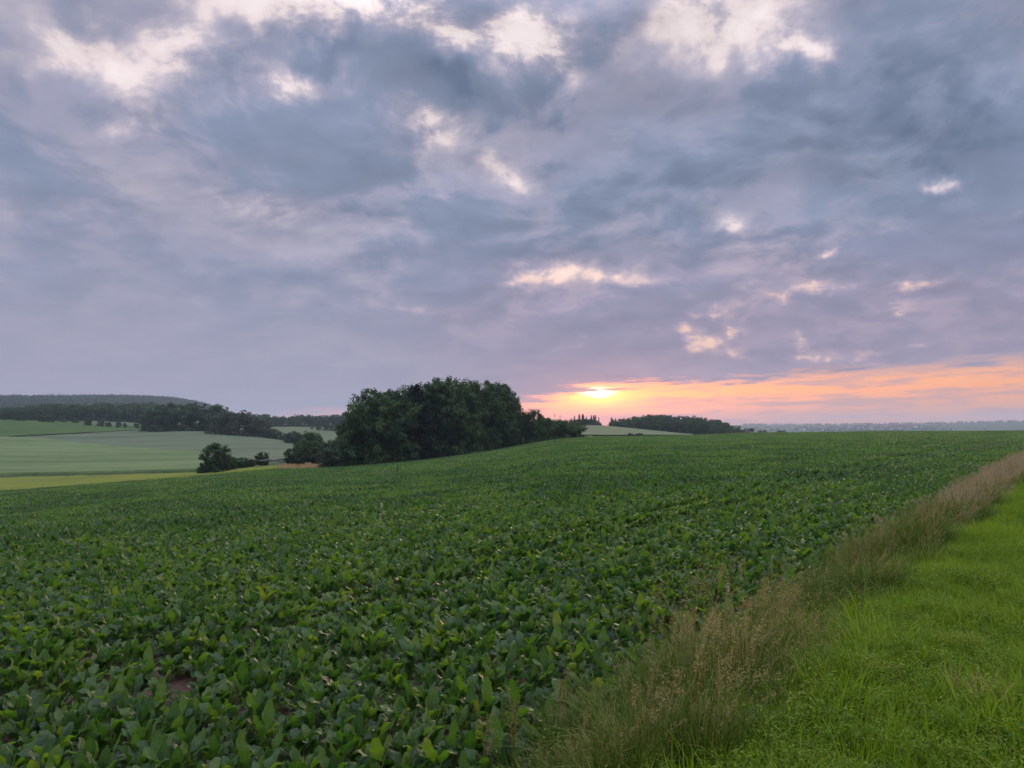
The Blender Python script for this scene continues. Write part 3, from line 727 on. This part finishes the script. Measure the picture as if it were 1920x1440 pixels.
tree('leafy_bush', 'bush', 1003, 187, 769, 'highest bush right of the copse against the orange sky', 'bush', None, .6)
tree('leafy_bush', 'bush', 1019, 191, 783, 'bush on the right shoulder of the copse below the dead firs', 'bush', None, .65)
for px, r, tp, lb in ((1038, 197, 789, 'first'), (1053, 201, 787, 'second'), (1066, 206, 789, 'third'), (1079, 210, 793, 'last')):
    tree('hedge_bush', 'bush', px, r, tp, lb + ' bush of the low brownish hedge right of the copse', 'bush', 'low hedge right of the copse', 1.15)
# single tree and bushes along the meadow
tree('round_field_tree', 'round', 405, 152, 831, 'round bushy tree standing alone at the meadow edge left of the copse', 'tree', None, .95)
for px, r, tp, w, lb in ((382, 154, 874, 1.6, 'lowest scrub left of the round field tree'), (432, 155, 856, 1.05, 'dense bush right beside the round field tree'), (455, 157, 858, 1.2, 'middle bush between the round tree and the fallen wood'), (472, 158, 861, 1.0, 'small bush left of the feathery bush'), (493, 160, 848, .95, 'feathery bush next to the fallen grey wood')):
    tree('field_bush', 'round', px, r, tp, lb, 'bush', 'bushes along the meadow edge', w * 1.1)
for px, r, tp, w, kd, lb in ((553, 158, 840, 1.2, 'round', 'spreading bush at the left end of the dry grass strip'), (572, 163, 826, 1.0, 'round', 'bush in front of the darker hedge top near the copse'), (586, 190, 811, .75, 'bush', 'tallest bush between the round tree and the copse'), (600, 162, 828, .95, 'palebush', 'greyish bush left of the copse above dry grass'), (616, 158, 826, .85, 'palebush', 'pale bush touching the left end of the copse'), (566, 186, 838, .9, 'palebush', 'pale low bush behind the spreading bush')):
    tree('field_bush', kd, px, r, tp, lb, 'bush', 'bushes left of the copse', w)
def fallen():
    x, y, z = [float(v) for v in at(513, 157)]; e = empty('fallen_tree', (x, y, z), R(20))
    tag(e, 'grey fallen dead tree lying at the meadow edge between bushes', 'dead tree')
    a = Acc(); a.tube([(-2.4, 0, .9), (-1, .1, 1.05), (.6, 0, 1.0), (2.2, .2, .6)], [.12, .17, .16, .08], 7); o = obj('trunk', a.build('trunk', DEAD, True), e)
    for i, (p, q) in enumerate((((-1.5, 0, 1.0), (-1.9, .4, .0)), ((-.2, 0, 1.0), (.2, -.6, -.1)), ((1.2, 0, .85), (1.5, .4, -.1)), ((-2.2, 0, .95), (-3.4, -.3, 1.2)), ((1.6, .1, .75), (3.0, -.4, .9)), ((.5, 0, 1.0), (1.6, -.7, 1.35)))):
        b = Acc(); b.tube([p, tuple((np.array(p) + q) / 2 + [0, 0, .1]), q], [.06, .045, .02], 5); obj('branch', b.build('branch', DEAD, True), e)
fallen()
# hedgerow trees on the slope
for i, (px, tp) in enumerate(((281, 768), (302, 759), (326, 756), (350, 757), (374, 757), (398, 759), (416, 763))):
    tree('hedgerow_tree', 'oak', px, 436 + rng.uniform(-4, 8), tp, ORD[i] + ' dark tree from the left in the tall row behind the grey wheat field', 'tree', 'tall dark trees behind the grey wheat', rng.uniform(1.0, 1.25), .5)
for i, (px, r, tp, w) in enumerate(((402, 402, 777, 1.0), (424, 398, 771, 1.1), (447, 394, 770, 1.1), (469, 390, 774, 1.0), (485, 388, 783, 1.0), (497, 385, 793, 1.2), (508, 382, 802, 1.5), (520, 378, 808, 1.6))):
    tree('hedgerow_tree', 'farpale', px, r, tp, ORD[i] + ' paler tree from the left in the row descending beside the dark hedgerow trees', 'tree', 'paler trees descending the slope', w, .5)
for i, (px, r, tp, w) in enumerate(((533, 372, 815, 1.5), (546, 350, 809, 1.1), (558, 350, 811, 1.0), (575, 345, 818, 1.3))):
    tree('slope_bush', 'palebush', px, r, tp, ORD[i] + ' grey-green bush from the left at the lower end of the descending tree row', 'bush', 'bushes at the foot of the slope', w)
for i, (px, r, tp, w) in enumerate(((585, 570, 800, 1.3), (598, 560, 797, 1.2), (612, 562, 793, 1.0), (622, 562, 795, 1.1), (632, 562, 797, 1.2), (643, 565, 797, 1.2))):
    tree('distant_tree', 'farpale', px, r, tp, ORD[i] + ' small pale tree from the left on the far green field before the forest', 'tree', 'small trees on the far green field', w)
for i, (px, r, tp, w) in enumerate(((8, 520, 781, 1.2), (33, 522, 778, 1.2), (42, 524, 782, 1.2), (78, 521, 778, 1.2), (93, 522, 776, 1.3), (118, 530, 784, 1.4), (140, 530, 782, 1.3))):
    tree('distant_bush', 'farwood', px, r, tp, ORD[i] + ' dark rounded bush from the left on the green ridge before the forest', 'bush', 'bushes on the green ridge', w)
for i, (px, r, tp, w) in enumerate(((164, 500, 782, 1.0), (188, 495, 785, 1.1), (203, 492, 791, 1.4), (222, 488, 789, .9), (234, 486, 793, .9), (256, 480, 793, 1.0))):
    tree('distant_bush', 'farpale', px, r, tp, ORD[i] + ' pale scattered bush from the left along the edge of the green field', 'bush', 'pale bushes at the edge of the green field', w)
# forests that close the view
def forest(p0, p1, step, tops, rows, kinds, label, group, name='forest_tree', wf=(.8, 1.1), j=2.5):
    tx, ty = zip(*tops)
    for dr, dt in rows:
        for px in np.arange(p0, p1, step):
            q = float(px + rng.normal(0, step * .25)); k = kinds[int(rng.integers(0, len(kinds)))]
            tree(name, k, q, dr + rng.normal(0, 4), float(np.interp(q, tx, ty)) + dt + abs(rng.normal(0, j)), label, 'tree', group, rng.uniform(*wf), .5)
forest(-300, 300, 12, [(-300, 768), (-60, 766), (0, 765), (60, 760), (100, 756), (140, 758), (200, 755), (300, 755)], ((590, 4), (612, 0), (640, -1)), ('farwood', 'farwood', 'farpale'), 'blue-hazed forest tree in the long wood at the far left', 'trees of the far left wood')
forest(470, 690, 9, [(470, 778), (490, 775), (520, 779), (560, 776), (600, 778), (650, 774), (700, 772)], ((705, 2), (730, 0)), ('farwood',), 'bluish tree in the forest line left behind the copse', 'trees of the forest line behind the copse')
forest(1148, 1400, 11, [(1140, 785), (1165, 785), (1195, 779), (1230, 776), (1260, 779), (1300, 780), (1330, 784), (1350, 789), (1370, 795), (1385, 800), (1400, 806)], ((470, 8), (490, 3), (515, 0)), ('farwood', 'farwood', 'farpale'), 'hazy tree in the rounded wood right of the sun', 'trees of the wood right of the sun', j=1.5)
forest(1066, 1136, 5, [(1062, 792), (1072, 783), (1090, 781), (1112, 781), (1122, 787), (1136, 794)], ((462, 4),), ('farwood',), 'rounded tree at the foot of the firs under the setting sun', 'trees at the foot of the firs', 'distant_tree', (.9, 1.2), 1.5)
forest(1068, 1132, 5.5, [(1062, 786), (1075, 779), (1090, 775), (1112, 775), (1120, 780), (1132, 788)], ((482, 0),), ('farfir',), 'spiky fir in the small group under the setting sun', 'firs under the setting sun', 'fir_tree', (.7, 1.0), 3.5)
for px, tp in ((1147, 783), (1154, 785), (1165, 787)):
    tree('fir_tree', 'farfir', px, 505, tp, 'narrow fir at the left tip of the wood right of the sun', 'tree', 'firs at the tip of the right wood', 1.4)
tree('dead_fir', 'deadfir', 1040, 330, 776, 'thin bare fir right of the copse, left one of two', 'tree', None, .9)
tree('dead_fir', 'deadfir', 1050, 332, 777, 'thin bare fir right of the copse, right one of two', 'tree', None, 1.1)
for px, r, tp, w, lb in ((1183, 335, 812, 1.6, 'left low bush in the pale field beyond the beet crest'), (1199, 336, 812, 1.9, 'right low bush in the pale field beyond the beet crest')):
    tree('low_bush', 'palebush', px, r, tp, lb, 'bush', None, w)
for px, r, tp, w, lb in ((1406, 560, 803, 1.3, 'small dark tree just right of the right wood'), (1463, 620, 807, 1.5, 'lone small dark tree on the right skyline of the field'), (1432, 900, 806, 1.1, 'dark tree clump left of the hazy town'), (1424, 905, 807, 1.1, 'second dark tree clump left of the hazy town')):
    tree('skyline_tree', 'farwood', px, r, tp, lb, 'tree', None, w)
# canopy on the wooded hill: one far mass
def hill_wood():
    n = 6800; px = rng.uniform(-480, 450, n); r = rng.uniform(1250, 2040, n); x, y, z = at(px, r)
    src = [crown_mesh(410 + i, decid_lobes(_t, 13, 10, .05, 6), 26, 12, 1.9, 1.5, LEAFY) for i in range(3)] + [conifer_mesh(415, 15, 5, 12, 6, 5, 1.3, DARKLEAF)]
    scatter('hill_forest', np.stack([x, y, z - 1], -1), np.c_[np.zeros((n, 2)), rng.uniform(0, 6.28, n)], rng.uniform(.6, .95, n), rng.choice(4, n, p=[.3, .25, .25, .2]), src, 'hazy blue forest covering the long hill at the far left', 'forest')
hill_wood()

# ------------------------------------------------------------------ distant town and valley
def town():
    wall = [ground_mat('pale_render_%d' % i, [(.3, c), (.7, tuple(q * 1.12 for q in c))], .5) for i, c in enumerate(((.62, .60, .56), (.5, .46, .40), (.68, .67, .65)))]
    roof = [ground_mat('roof_tiles_%d' % i, [(.3, c), (.7, tuple(q * 1.3 for q in c))], .8) for i, c in enumerate(((.16, .07, .05), (.09, .08, .08), (.20, .10, .07)))]
    def house(w, d, h, rh):
        b = Acc(); x, y = w / 2, d / 2
        v = [(-x, -y, -3), (x, -y, -3), (x, y, -3), (-x, y, -3), (-x, -y, h), (x, -y, h), (x, y, h), (-x, y, h), (-x, 0, h + rh), (x, 0, h + rh)]
        b.add(v, [(0, 1, 5, 4), (1, 2, 6, 5), (2, 3, 7, 6), (3, 0, 4, 7), (4, 8, 7, 4), (5, 6, 9, 5)])
        rf = Acc(); o = .5; k = .25
        for s in (-1, 1):
            p = np.array([(-x - o, s * (y + o), h - .2), (x + o, s * (y + o), h - .2), (x + o, 0, h + rh + .1), (-x - o, 0, h + rh + .1)])
            rf.add(np.r_[p, p + [0, 0, k]], [(0, 1, 2, 3), (4, 5, 6, 7), (0, 1, 5, 4), (1, 2, 6, 5), (3, 0, 4, 7)])
        return b, rf
    sh = [house(*s) for s in ((11, 9, 5.5, 3.6), (14, 10, 6, 4), (9, 8, 4, 3.4), (26, 13, 6, 2.5))]
    W_ = [[b.build('wall', m) for m in wall] for b, _ in sh]; R_ = [[f.build('roof', m) for m in roof] for _, f in sh]
    spots = [(rng.normal(1625, 38), rng.uniform(2900, 3500)) for _ in range(34)] + [(rng.normal(1470, 22), rng.uniform(2700, 3200)) for _ in range(10)] + [(rng.normal(1700, 30), rng.uniform(3000, 3400)) for _ in range(10)]
    for px, r in spots:
        x, y, z = [float(q) for q in at(px, r)]; i = int(rng.choice(4, p=[.4, .25, .25, .1]))
        e = empty('distant_house', (x, y, z), rng.uniform(0, 3.14), 1.25)
        tag(e, 'tiny pale house in the hazy town across the valley', 'house', 'houses of the hazy town')
        obj('wall', W_[i][int(rng.integers(0, 3))], e); obj('roof', R_[i][int(rng.integers(0, 3))], e)
    n = 700; px = np.r_[rng.normal(1600, 90, 300), rng.uniform(1390, 2100, 400)]; r = np.r_[rng.uniform(2600, 3500, 300), rng.uniform(4050, 4260, 400)]; x, y, z = at(px, r)
    src = [crown_mesh(430 + i, decid_lobes(_t, 10, 11, .05, 6), 22, 10, 1.9, 1.8, LEAFY) for i in range(3)]
    scatter('valley_trees', np.stack([x, y, z - 1], -1), np.c_[np.zeros((n, 2)), rng.uniform(0, 6.28, n)], rng.uniform(.5, 1.1, n), rng.integers(0, 3, n), src, 'faint trees in the hazy valley and along the far right ridge', 'trees')
town()

# ------------------------------------------------------------------ grass
GRASS = foliage('verge_grass', [(.0, (.060, .115, .008)), (.35, (.150, .255, .010)), (.7, (.235, .345, .012)), (.92, (.32, .39, .03)), (1, (.42, .38, .14))], .5, .3, .45, .35)
WEED = foliage('vetch_leaves', [(.0, (.07, .13, .010)), (.5, (.165, .265, .012)), (1, (.265, .355, .022))], .5, .3, .32, .3)
TALLG = foliage('margin_grass', [(.0, (.032, .062, .008)), (.4, (.085, .14, .014)), (.75, (.15, .20, .026)), (1, (.36, .30, .11))], .55, .25, .26, .3)
STRAW = foliage('straw', [(.0, (.16, .14, .035)), (.5, (.30, .235, .075)), (1, (.48, .37, .15))], .6, .2, .2, .3)
BROWNH = foliage('brown_seed_heads', [(.0, (.17, .125, .040)), (.5, (.30, .23, .085)), (1, (.45, .36, .16))], .65, .2, .22, .35)
PALEH = foliage('pale_seed_heads', [(.0, (.30, .215, .135)), (.5, (.45, .34, .23)), (1, (.58, .46, .33))], .65, .2, .22, .35)
def blades(r, acc, root, hgt, lean, azm, wid, seg=3, tint=None, curl=1.0):
    """grass blades: arrays of roots (n,3), heights, total lean angle, bearing, width"""
    n = len(root); t = np.linspace(0, 1, seg + 1); tint = r.uniform(0, 1, n) if tint is None else tint
    ang = lean[:, None] * (t[None] ** curl); ds = hgt[:, None] / seg
    hor = np.concatenate([np.zeros((n, 1)), np.cumsum(np.sin(ang[:, 1:]) * ds, 1)], 1); ver = np.concatenate([np.zeros((n, 1)), np.cumsum(np.cos(ang[:, 1:]) * ds, 1)], 1)
    C = root[:, None] + np.stack([hor * np.cos(azm)[:, None], hor * np.sin(azm)[:, None], ver], -1)
    tw = azm + np.pi / 2 + r.normal(0, .5, n); sd = np.stack([np.cos(tw), np.sin(tw), 0 * tw], -1)
    w = wid[:, None] * (1 - t[None] ** 1.6 * .92) * .5
    V = np.stack([C - sd[:, None] * w[..., None], C + sd[:, None] * w[..., None]], 2); m = 2 * (seg + 1)
    b = np.arange(n)[:, None] * m; k = np.arange(seg)[None] * 2
    acc.add(V.reshape(-1, 3), np.stack([b + k, b + k + 1, b + k + 3, b + k + 2], -1), np.repeat(tint, m))
    return C
def disc(r, n, rad): a = r.uniform(0, 6.28, n); q = rad * np.sqrt(r.uniform(0, 1, n)); return np.stack([q * np.cos(a), q * np.sin(a), np.full(n, -.02)], -1)
def tuft(seed, n, rad, h, wid, lean, seg=3, mat=None, size=None):
    r = np.random.default_rng(seed); acc = Acc()
    root = disc(r, n, rad) if size is None else np.c_[r.uniform(-size / 2, size / 2, (n, 2)), np.full(n, -.02)]
    az = np.arctan2(root[:, 1], root[:, 0]) + r.normal(0, .9, n) if size is None else r.uniform(0, 6.28, n)
    hh = h * r.uniform(.45, 1.2, n)
    if size is not None: hh = hh * (.75 + .5 * np.sin(root[:, 0] * 9 + seed) * np.sin(root[:, 1] * 8 + 1.3 * seed))
    blades(r, acc, root, hh, np.abs(r.normal(lean, .45, n)), az, wid * r.uniform(.6, 1.4, n), seg, np.clip(r.normal(.45, .22, n), 0, 1))
    return acc.build('tuft', mat or GRASS)
def weed_tuft(seed, n, rad, h, ls, mat=None):
    """feathery low weed: short leaflets along many thin stems"""
    r = np.random.default_rng(seed); acc = Acc(); root = disc(r, n, rad * .6); az = r.uniform(0, 6.28, n)
    C = blades(r, acc, root, h * r.uniform(.5, 1.2, n), np.abs(r.normal(.6, .4, n)), az, np.full(n, .003), 4)
    C = C[:, 1:].reshape(-1, 3); P = np.repeat(C, 6, 0) + r.normal(0, rad * .12, (len(C) * 6, 3)) * [1, 1, .6]
    P[:, 2] = np.maximum(P[:, 2], .005)
    leaf_quads(r, P, rdir(r, len(P)) * .7 + [0, 0, .8], ls, r.uniform(0, 1, len(P)), acc, .4)
    return acc.build('weed', mat or WEED)
def build_verge():
    near = [tuft(500 + i, 46, .10, .20, .0065, .8) for i in range(5)] + [tuft(510, 40, .12, .26, .006, .95), tuft(511, 34, .1, .13, .005, .5)] + [weed_tuft(520 + i, 22, .13, .14, .019) for i in range(3)]
    far = [tuft(530 + i, 900, 0, .17, .009, .8, 2, None, 1.0) for i in range(4)]
    # close turf
    n = 17000; a = rng.uniform(R(-24), R(50), n); r = np.sqrt(rng.uniform(2.0 ** 2, 14.0 ** 2, n)); x, y = r * np.sin(a), r * np.cos(a); v = x * VD[0] + y * VD[1]
    k = v < 2.6 + rng.normal(0, .25, n); x, y, v = x[k], y[k], v[k]; n = len(x)
    mound = .5 + .5 * np.sin(x * 2.3 + 1.1 * np.sin(y * 1.9)) * np.sin(y * 2.1 + 1.3 * np.sin(x * 1.4))
    weedy = (np.sin(x * 1.3 + 2) * np.sin(y * .9 + x * .5) + sstep(-1.2, 1.2, v) * .9) > .35
    idx = np.where(weedy & (rng.uniform(0, 1, n) < .5), rng.integers(7, 10, n), rng.choice(7, n, p=[.16, .16, .16, .16, .12, .12, .12]))
    scatter('verge_grass', np.stack([x, y, height(x, y)], -1), np.c_[rng.normal(0, .08, (n, 2)), rng.uniform(0, 6.28, n)], rng.uniform(.6, 1.25, n) * (.68 + .65 * mound), idx, near, 'lush bright green grass on the verge at the lower right', 'grass')
    g = []
    for u in np.arange(0, 110, .75):
        for v in np.arange(-14, 2.4, .7):
            x, y = u * UD[0] + v * VD[0], u * UD[1] + v * VD[1]; r = math.hypot(x, y); a = math.degrees(math.atan2(x, y))
            if r > 12.6 and a < 50: g.append((x + rng.normal(0, .1), y + rng.normal(0, .1)))
    g = np.array(g); n = len(g)
    scatter('far_verge_grass', np.c_[g, height(g[:, 0], g[:, 1])], tilt(g[:, 0], g[:, 1], rng.uniform(0, 6.28, n)), rng.uniform(.8, 1.15, n), rng.integers(0, 4, n), far, 'bright grass of the verge running away beside the tall dry margin', 'grass')
build_verge()

def seed_head(r, acc, C, ln, wd, n, ls, tint):
    """fluffy panicle round the last stretch of a stem polyline C (k,3)"""
    t = r.uniform(0, 1, n); tip, pre = C[-1], C[-2]; d = tip - pre; d = d / (np.linalg.norm(d) + 1e-9)
    P = tip - d * (ln * (1 - t))[:, None] + r.normal(0, 1, (n, 3)) * (wd * np.sin(np.pi * (.12 + .86 * t)) * .5)[:, None]
    leaf_quads(r, P, rdir(r, n) * .8 + d * .1, ls, np.clip(tint + r.normal(0, .2, n), 0, 1), acc, .4)
def tussock(seed, nb, ns, rad, hb, hs, green=.4, lean=.35, wind=(0.35, -.15), head=(.17, .026, 44, .015), hmat=BROWNH, smat=None, joined=True):
    r = np.random.default_rng(seed); B, S, Hd = Acc(), Acc(), Acc()
    root = disc(r, nb, rad); az = np.arctan2(root[:, 1], root[:, 0]) + r.normal(0, .8, nb)
    blades(r, B, root, hb * r.uniform(.4, 1.25, nb), np.abs(r.normal(.95, .5, nb)), az, .012 * r.uniform(.5, 1.4, nb), 4, np.clip(r.normal(green, .25, nb), 0, 1))
    root = disc(r, ns, rad * .8); az = np.arctan2(root[:, 1] + wind[1] * rad, root[:, 0] + wind[0] * rad * 2) + r.normal(0, .6, ns)
    C = blades(r, S, root, hs * r.uniform(.62, 1.1, ns), np.abs(r.normal(lean, .35, ns)), az, np.full(ns, .0042), 6, None, 1.6)
    for c in C: seed_head(r, Hd, c, head[0] * r.uniform(.7, 1.3), head[1] * r.uniform(.7, 1.3), head[2], head[3], r.uniform(.2, .8))
    if not joined: return B.build('leaf_blades', TALLG), S.build('stalks', smat or STRAW), Hd.build('seed_heads', hmat)
    me = bpy.data.meshes.new('tussock'); V, Q, T, M = [], [], [], []; n = 0
    for k, a in enumerate((B, S, Hd)):
        v = np.concatenate(a.V); q = np.concatenate(a.Q); V.append(v); Q.append(q + n); T.append(np.concatenate(a.T)); M.append(np.full(len(q), k)); n += len(v)
    me = mesh('tussock', np.concatenate(V), np.concatenate(Q), None, None, False, np.concatenate(T))
    for m in (TALLG, smat or STRAW, hmat): me.materials.append(m)
    me.polygons.foreach_set('material_index', np.concatenate(M).astype(np.int32)); return me
def bushweed(seed, h=.5, rad=.3):
    return weed_tuft(seed, 60, rad, h, .034, TALLG)
def build_margin():
    src = [tussock(600 + i, 230, 15, .28, .58, .90, .45, .55) for i in range(3)] + [tussock(610 + i, 250, 6, .30, .62, .85, .3, .5) for i in range(3)] \
        + [tussock(620 + i, 110, 46, .28, .50, .95, .6, .5, (.8, -.4), (.16, .022, 26, .019), PALEH) for i in range(3)] + [bushweed(630 + i) for i in range(3)]
    P, I, Sc = [], [], []
    for u in np.arange(-2.0, 190, .17):
        far = sstep(10, 34, u); step = 4 if u < 45 else 1
        if u > 60 and rng.uniform() < .45: continue
        for _ in range(step):
            v = rng.uniform(1.45, 3.15) + (rng.normal(0, .12)); x, y = u * UD[0] + v * VD[0], u * UD[1] + v * VD[1]
            if math.hypot(x, y) < 2.6: continue
            q = rng.uniform(); patch_ = math.sin(u * .9 - 3.0) * .6 + math.sin(u * .37 + v) * .4; lump = .80 + .28 * math.sin(u * 2.3 + 2.1 * v) * math.sin(v * 2.9 + u * .7) + .10 * patch_
            if q < .75 * far: k = 6 + int(rng.integers(0, 3))
            elif (v < 1.8 or patch_ < -.25) and rng.uniform() < .5: k = 9 + int(rng.integers(0, 3))
            else: k = int(rng.integers(0, 3)) if rng.uniform() < .26 + .14 * far + .45 * patch_ else (3 + int(rng.integers(0, 3)) if rng.uniform() < .7 else 9 + int(rng.integers(0, 3)))
            s = rng.uniform(.65, 1.12) * (1 - .25 * (v > 2.8) - .25 * (v < 1.8)) * (.92 - .10 * far) * lump
            P.append((x, y)); I.append(k); Sc.append(s)
    P = np.array(P); n = len(P)
    scatter('margin_grass', np.c_[P, height(P[:, 0], P[:, 1])], np.c_[rng.normal(0, .06, (n, 2)), rng.normal(0, .7, n)], Sc, I, src, 'tall seeding grass and weeds in the strip between beet field and verge', 'grass')
build_margin()
def tussock_thing(px, py, seed, sc, label, **kw):
    r, a = cast(px, py); x, y = r * math.sin(a), r * math.cos(a)
    e = empty('grass_tussock', (x, y, float(height(np.array(x), np.array(y)))), rng.normal(0, .3), sc); tag(e, label, 'grass', 'large tussocks in the margin')
    for nm, me in zip(('leaf_blade', 'stalk', 'seed_head'), tussock(seed, 230, 46, .30, .56, 1.0, joined=False, **{'lean': .5, **kw})): tag(obj(nm, me, e), kind='stuff')
tussock_thing(1310, 1340, 700, 1.12, 'biggest reddish-brown seeding tussock in the near margin')
tussock_thing(1395, 1330, 701, .95, 'arching brown tussock leaning over the verge', lean=.6, wind=(.9, -.5))
tussock_thing(1250, 1330, 702, .85, 'brown tussock on the beet side of the biggest one')
tussock_thing(1440, 1215, 703, .9, 'tussock with drooping heads over the weeds halfway up the margin', lean=.75, wind=(.9, -.5))
tussock_thing(1330, 1440, 704, .8, 'dark green tussock at the bottom edge beside the verge', green=.2)
def stalk(px, py, h, lean, az, label, hmat=PALEH, head=(.13, .022, 60, .010), name='grass_stalk', cat='grass'):
    """px, py: where the foot meets the ground"""
    r, a = cast(px, py); x, y = r * math.sin(a), r * math.cos(a); q = np.random.default_rng(int(px))
    e = empty(name, (x, y, float(height(np.array(x), np.array(y))))); tag(e, label, cat)
    S, Hd = Acc(), Acc(); t = np.linspace(0, 1, 8); an = lean * t ** 1.4; ds = h / 7
    hor = np.r_[0, np.cumsum(np.sin(an[1:]) * ds)]; ver = np.r_[0, np.cumsum(np.cos(an[1:]) * ds)]
    C = np.stack([hor * math.cos(az), hor * math.sin(az), ver - .02], -1); S.tube(C, .0028 * (1.2 - t * .6), 5, .6)
    seed_head(q, Hd, C, *head, .5)
    obj('stem', S.build('stem', STRAW, True), e); obj('seed_head', Hd.build('seed_head', hmat), e)
stalk(700, 1560, .80, .55, 0.2, 'single pale grass stalk rising from the beet leaves at the bottom edge')
stalk(590, 1540, .62, .35, 0.4, 'short pale grass stalk at the bottom edge left of the taller one')
stalk(735, 1570, .66, .75, 0.3, 'bent dry stalk right of the single pale stalk at the bottom')
stalk(1090, 1410, .85, .25, 2.6, 'upright straw stalk standing in front of the last beet row')
stalk(1075, 1430, .70, .18, 2.2, 'thin straw stalk close left of the upright one')
stalk(1180, 1330, .95, .5, 2.9, 'long stalk arching left over the beet leaves')
def dock(px, py, h, label, seed):
    r, a = cast(px, py); x, y = r * math.sin(a), r * math.cos(a); q = np.random.default_rng(seed)
    e = empty('dock_plant', (x, y, float(height(np.array(x), np.array(y))))); tag(e, label, 'weed', 'dock plants in the near margin')
    S = Acc(); S.tube([(0, 0, -.02), (.01, 0, h * .5), (.03, .01, h)], [.006, .005, .002], 6, .3); obj('stem', S.build('stem', STRAW, True), e)
    for i in range(5):
        an = q.uniform(0, 6.28); z0 = h * (.45 + .1 * i); d = np.array([math.cos(an) * .5, math.sin(an) * .5, 1.0]); d /= np.linalg.norm(d)
        c = np.array([(.01, 0, z0), tuple(np.array([.01, 0, z0]) + d * h * .13), tuple(np.array([.01, 0, z0]) + d * h * .30)])
        A = Acc(); A.tube(c, [.003, .002, .001], 4, .3); seed_head(q, A, c, h * .26, .045, 80, .013, .4); obj('seed_spike', A.build('seed_spike', BROWNH), e)
    for i in range(4):
        an = q.uniform(0, 6.28); A = Acc(); place_leaf(A, LEAF_ACC[0][i], an, 1.1, 0, np.zeros(3)); obj('leaf', A.build('leaf', BEET, True, True), e)
dock(905, 1500, .55, 'rusty brown dock spike at the bottom edge, leftmost of three', 41)
dock(960, 1485, .60, 'rusty dock spike in the middle of three at the bottom edge', 42)
dock(1045, 1440, .62, 'greenish brown dock spike beside the last beet plants, rightmost of three', 43)
def bedstraw(px, py, sc, label, seed):
    r, a = cast(px, py); x, y = r * math.sin(a), r * math.cos(a)
    e = empty('flowering_weed', (x, y, float(height(np.array(x), np.array(y)))), 0, sc); tag(e, label, 'weed', 'yellowish weeds in the verge')
    tag(obj('leaf', weed_tuft(seed, 40, .20, .24, .026), e), kind='stuff')
    q = np.random.default_rng(seed); A = Acc(); n = 380; P = disc(q, n, .2); P[:, 2] = .21 - 1.4 * (P[:, 0] ** 2 + P[:, 1] ** 2) + q.normal(0, .018, n)
    leaf_quads(q, P, rdir(q, n) * .6 + [0, 0, 1], .016, q.uniform(0, 1, n), A, .6); tag(obj('blossom', A.build('blossom', BLOOM), e), kind='stuff')
BLOOM = foliage('yellow_green_bloom', [(.0, (.10, .13, .015)), (.5, (.17, .19, .02)), (1, (.27, .25, .04))], .6, .2, .25)
bedstraw(1640, 1300, .9, 'yellow-green flowering weed in the middle of the verge', 51)
bedstraw(1805, 1235, .8, 'yellowish weed further up the verge near the right edge', 52)
def straw_heap():
    r, a = cast(1840, 1345); x, y = r * math.sin(a), r * math.cos(a); q = np.random.default_rng(5); A = Acc(); n = 70
    e = empty('straw_clump', (x, y, float(height(np.array(x), np.array(y))) + .02)); tag(e, 'flattened clump of dry straw lying in the green verge', 'straw')
    ro = disc(q, n, .16); ro[:, 2] = q.uniform(.05, .13, n); blades(q, A, ro, q.uniform(.1, .28, n), q.uniform(1.0, 1.7, n), q.uniform(0, 6.28, n), np.full(n, .004), 3)
    tag(obj('straw_blade', A.build('straw_blade', STRAW), e), kind='stuff')
straw_heap()

# ------------------------------------------------------------------ haze
def haze():
    zs = [float(v) for v in (height(np.linspace(-4000, 4000, 400), np.full(400, 900.)).min(),)]
    a, r = np.meshgrid(np.radians(np.arange(-180, 180, 3)), np.exp(np.linspace(1, 8.6, 160)), indexing='ij'); Z = height(r * np.sin(a), r * np.cos(a))
    z0, z1 = float(Z.min()) - 3, float(Z.max()) + 20
    s = 5500.0; V = [(x, y, z) for z in (z0, z1) for y in (-s, s) for x in (-s, s)]
    Q = [(0, 2, 3, 1), (4, 5, 7, 6), (0, 1, 5, 4), (2, 6, 7, 3), (0, 4, 6, 2), (1, 3, 7, 5)]
    m = bpy.data.materials.new('haze'); m.use_nodes = True; t = m.node_tree; t.nodes.clear()
    p = t.nodes.new('ShaderNodeVolumePrincipled'); p.inputs['Color'].default_value = (.70, .83, 1.0, 1); p.inputs['Density'].default_value = HAZE; p.inputs['Anisotropy'].default_value = .25
    o = t.nodes.new('ShaderNodeOutputMaterial'); t.links.new(p.outputs[0], o.inputs['Volume'])
    tag(obj('haze', mesh('haze', V, Q, None, m)), kind='stuff'); print('HAZE', z0, z1)
HAZE = 1.7e-4
haze()
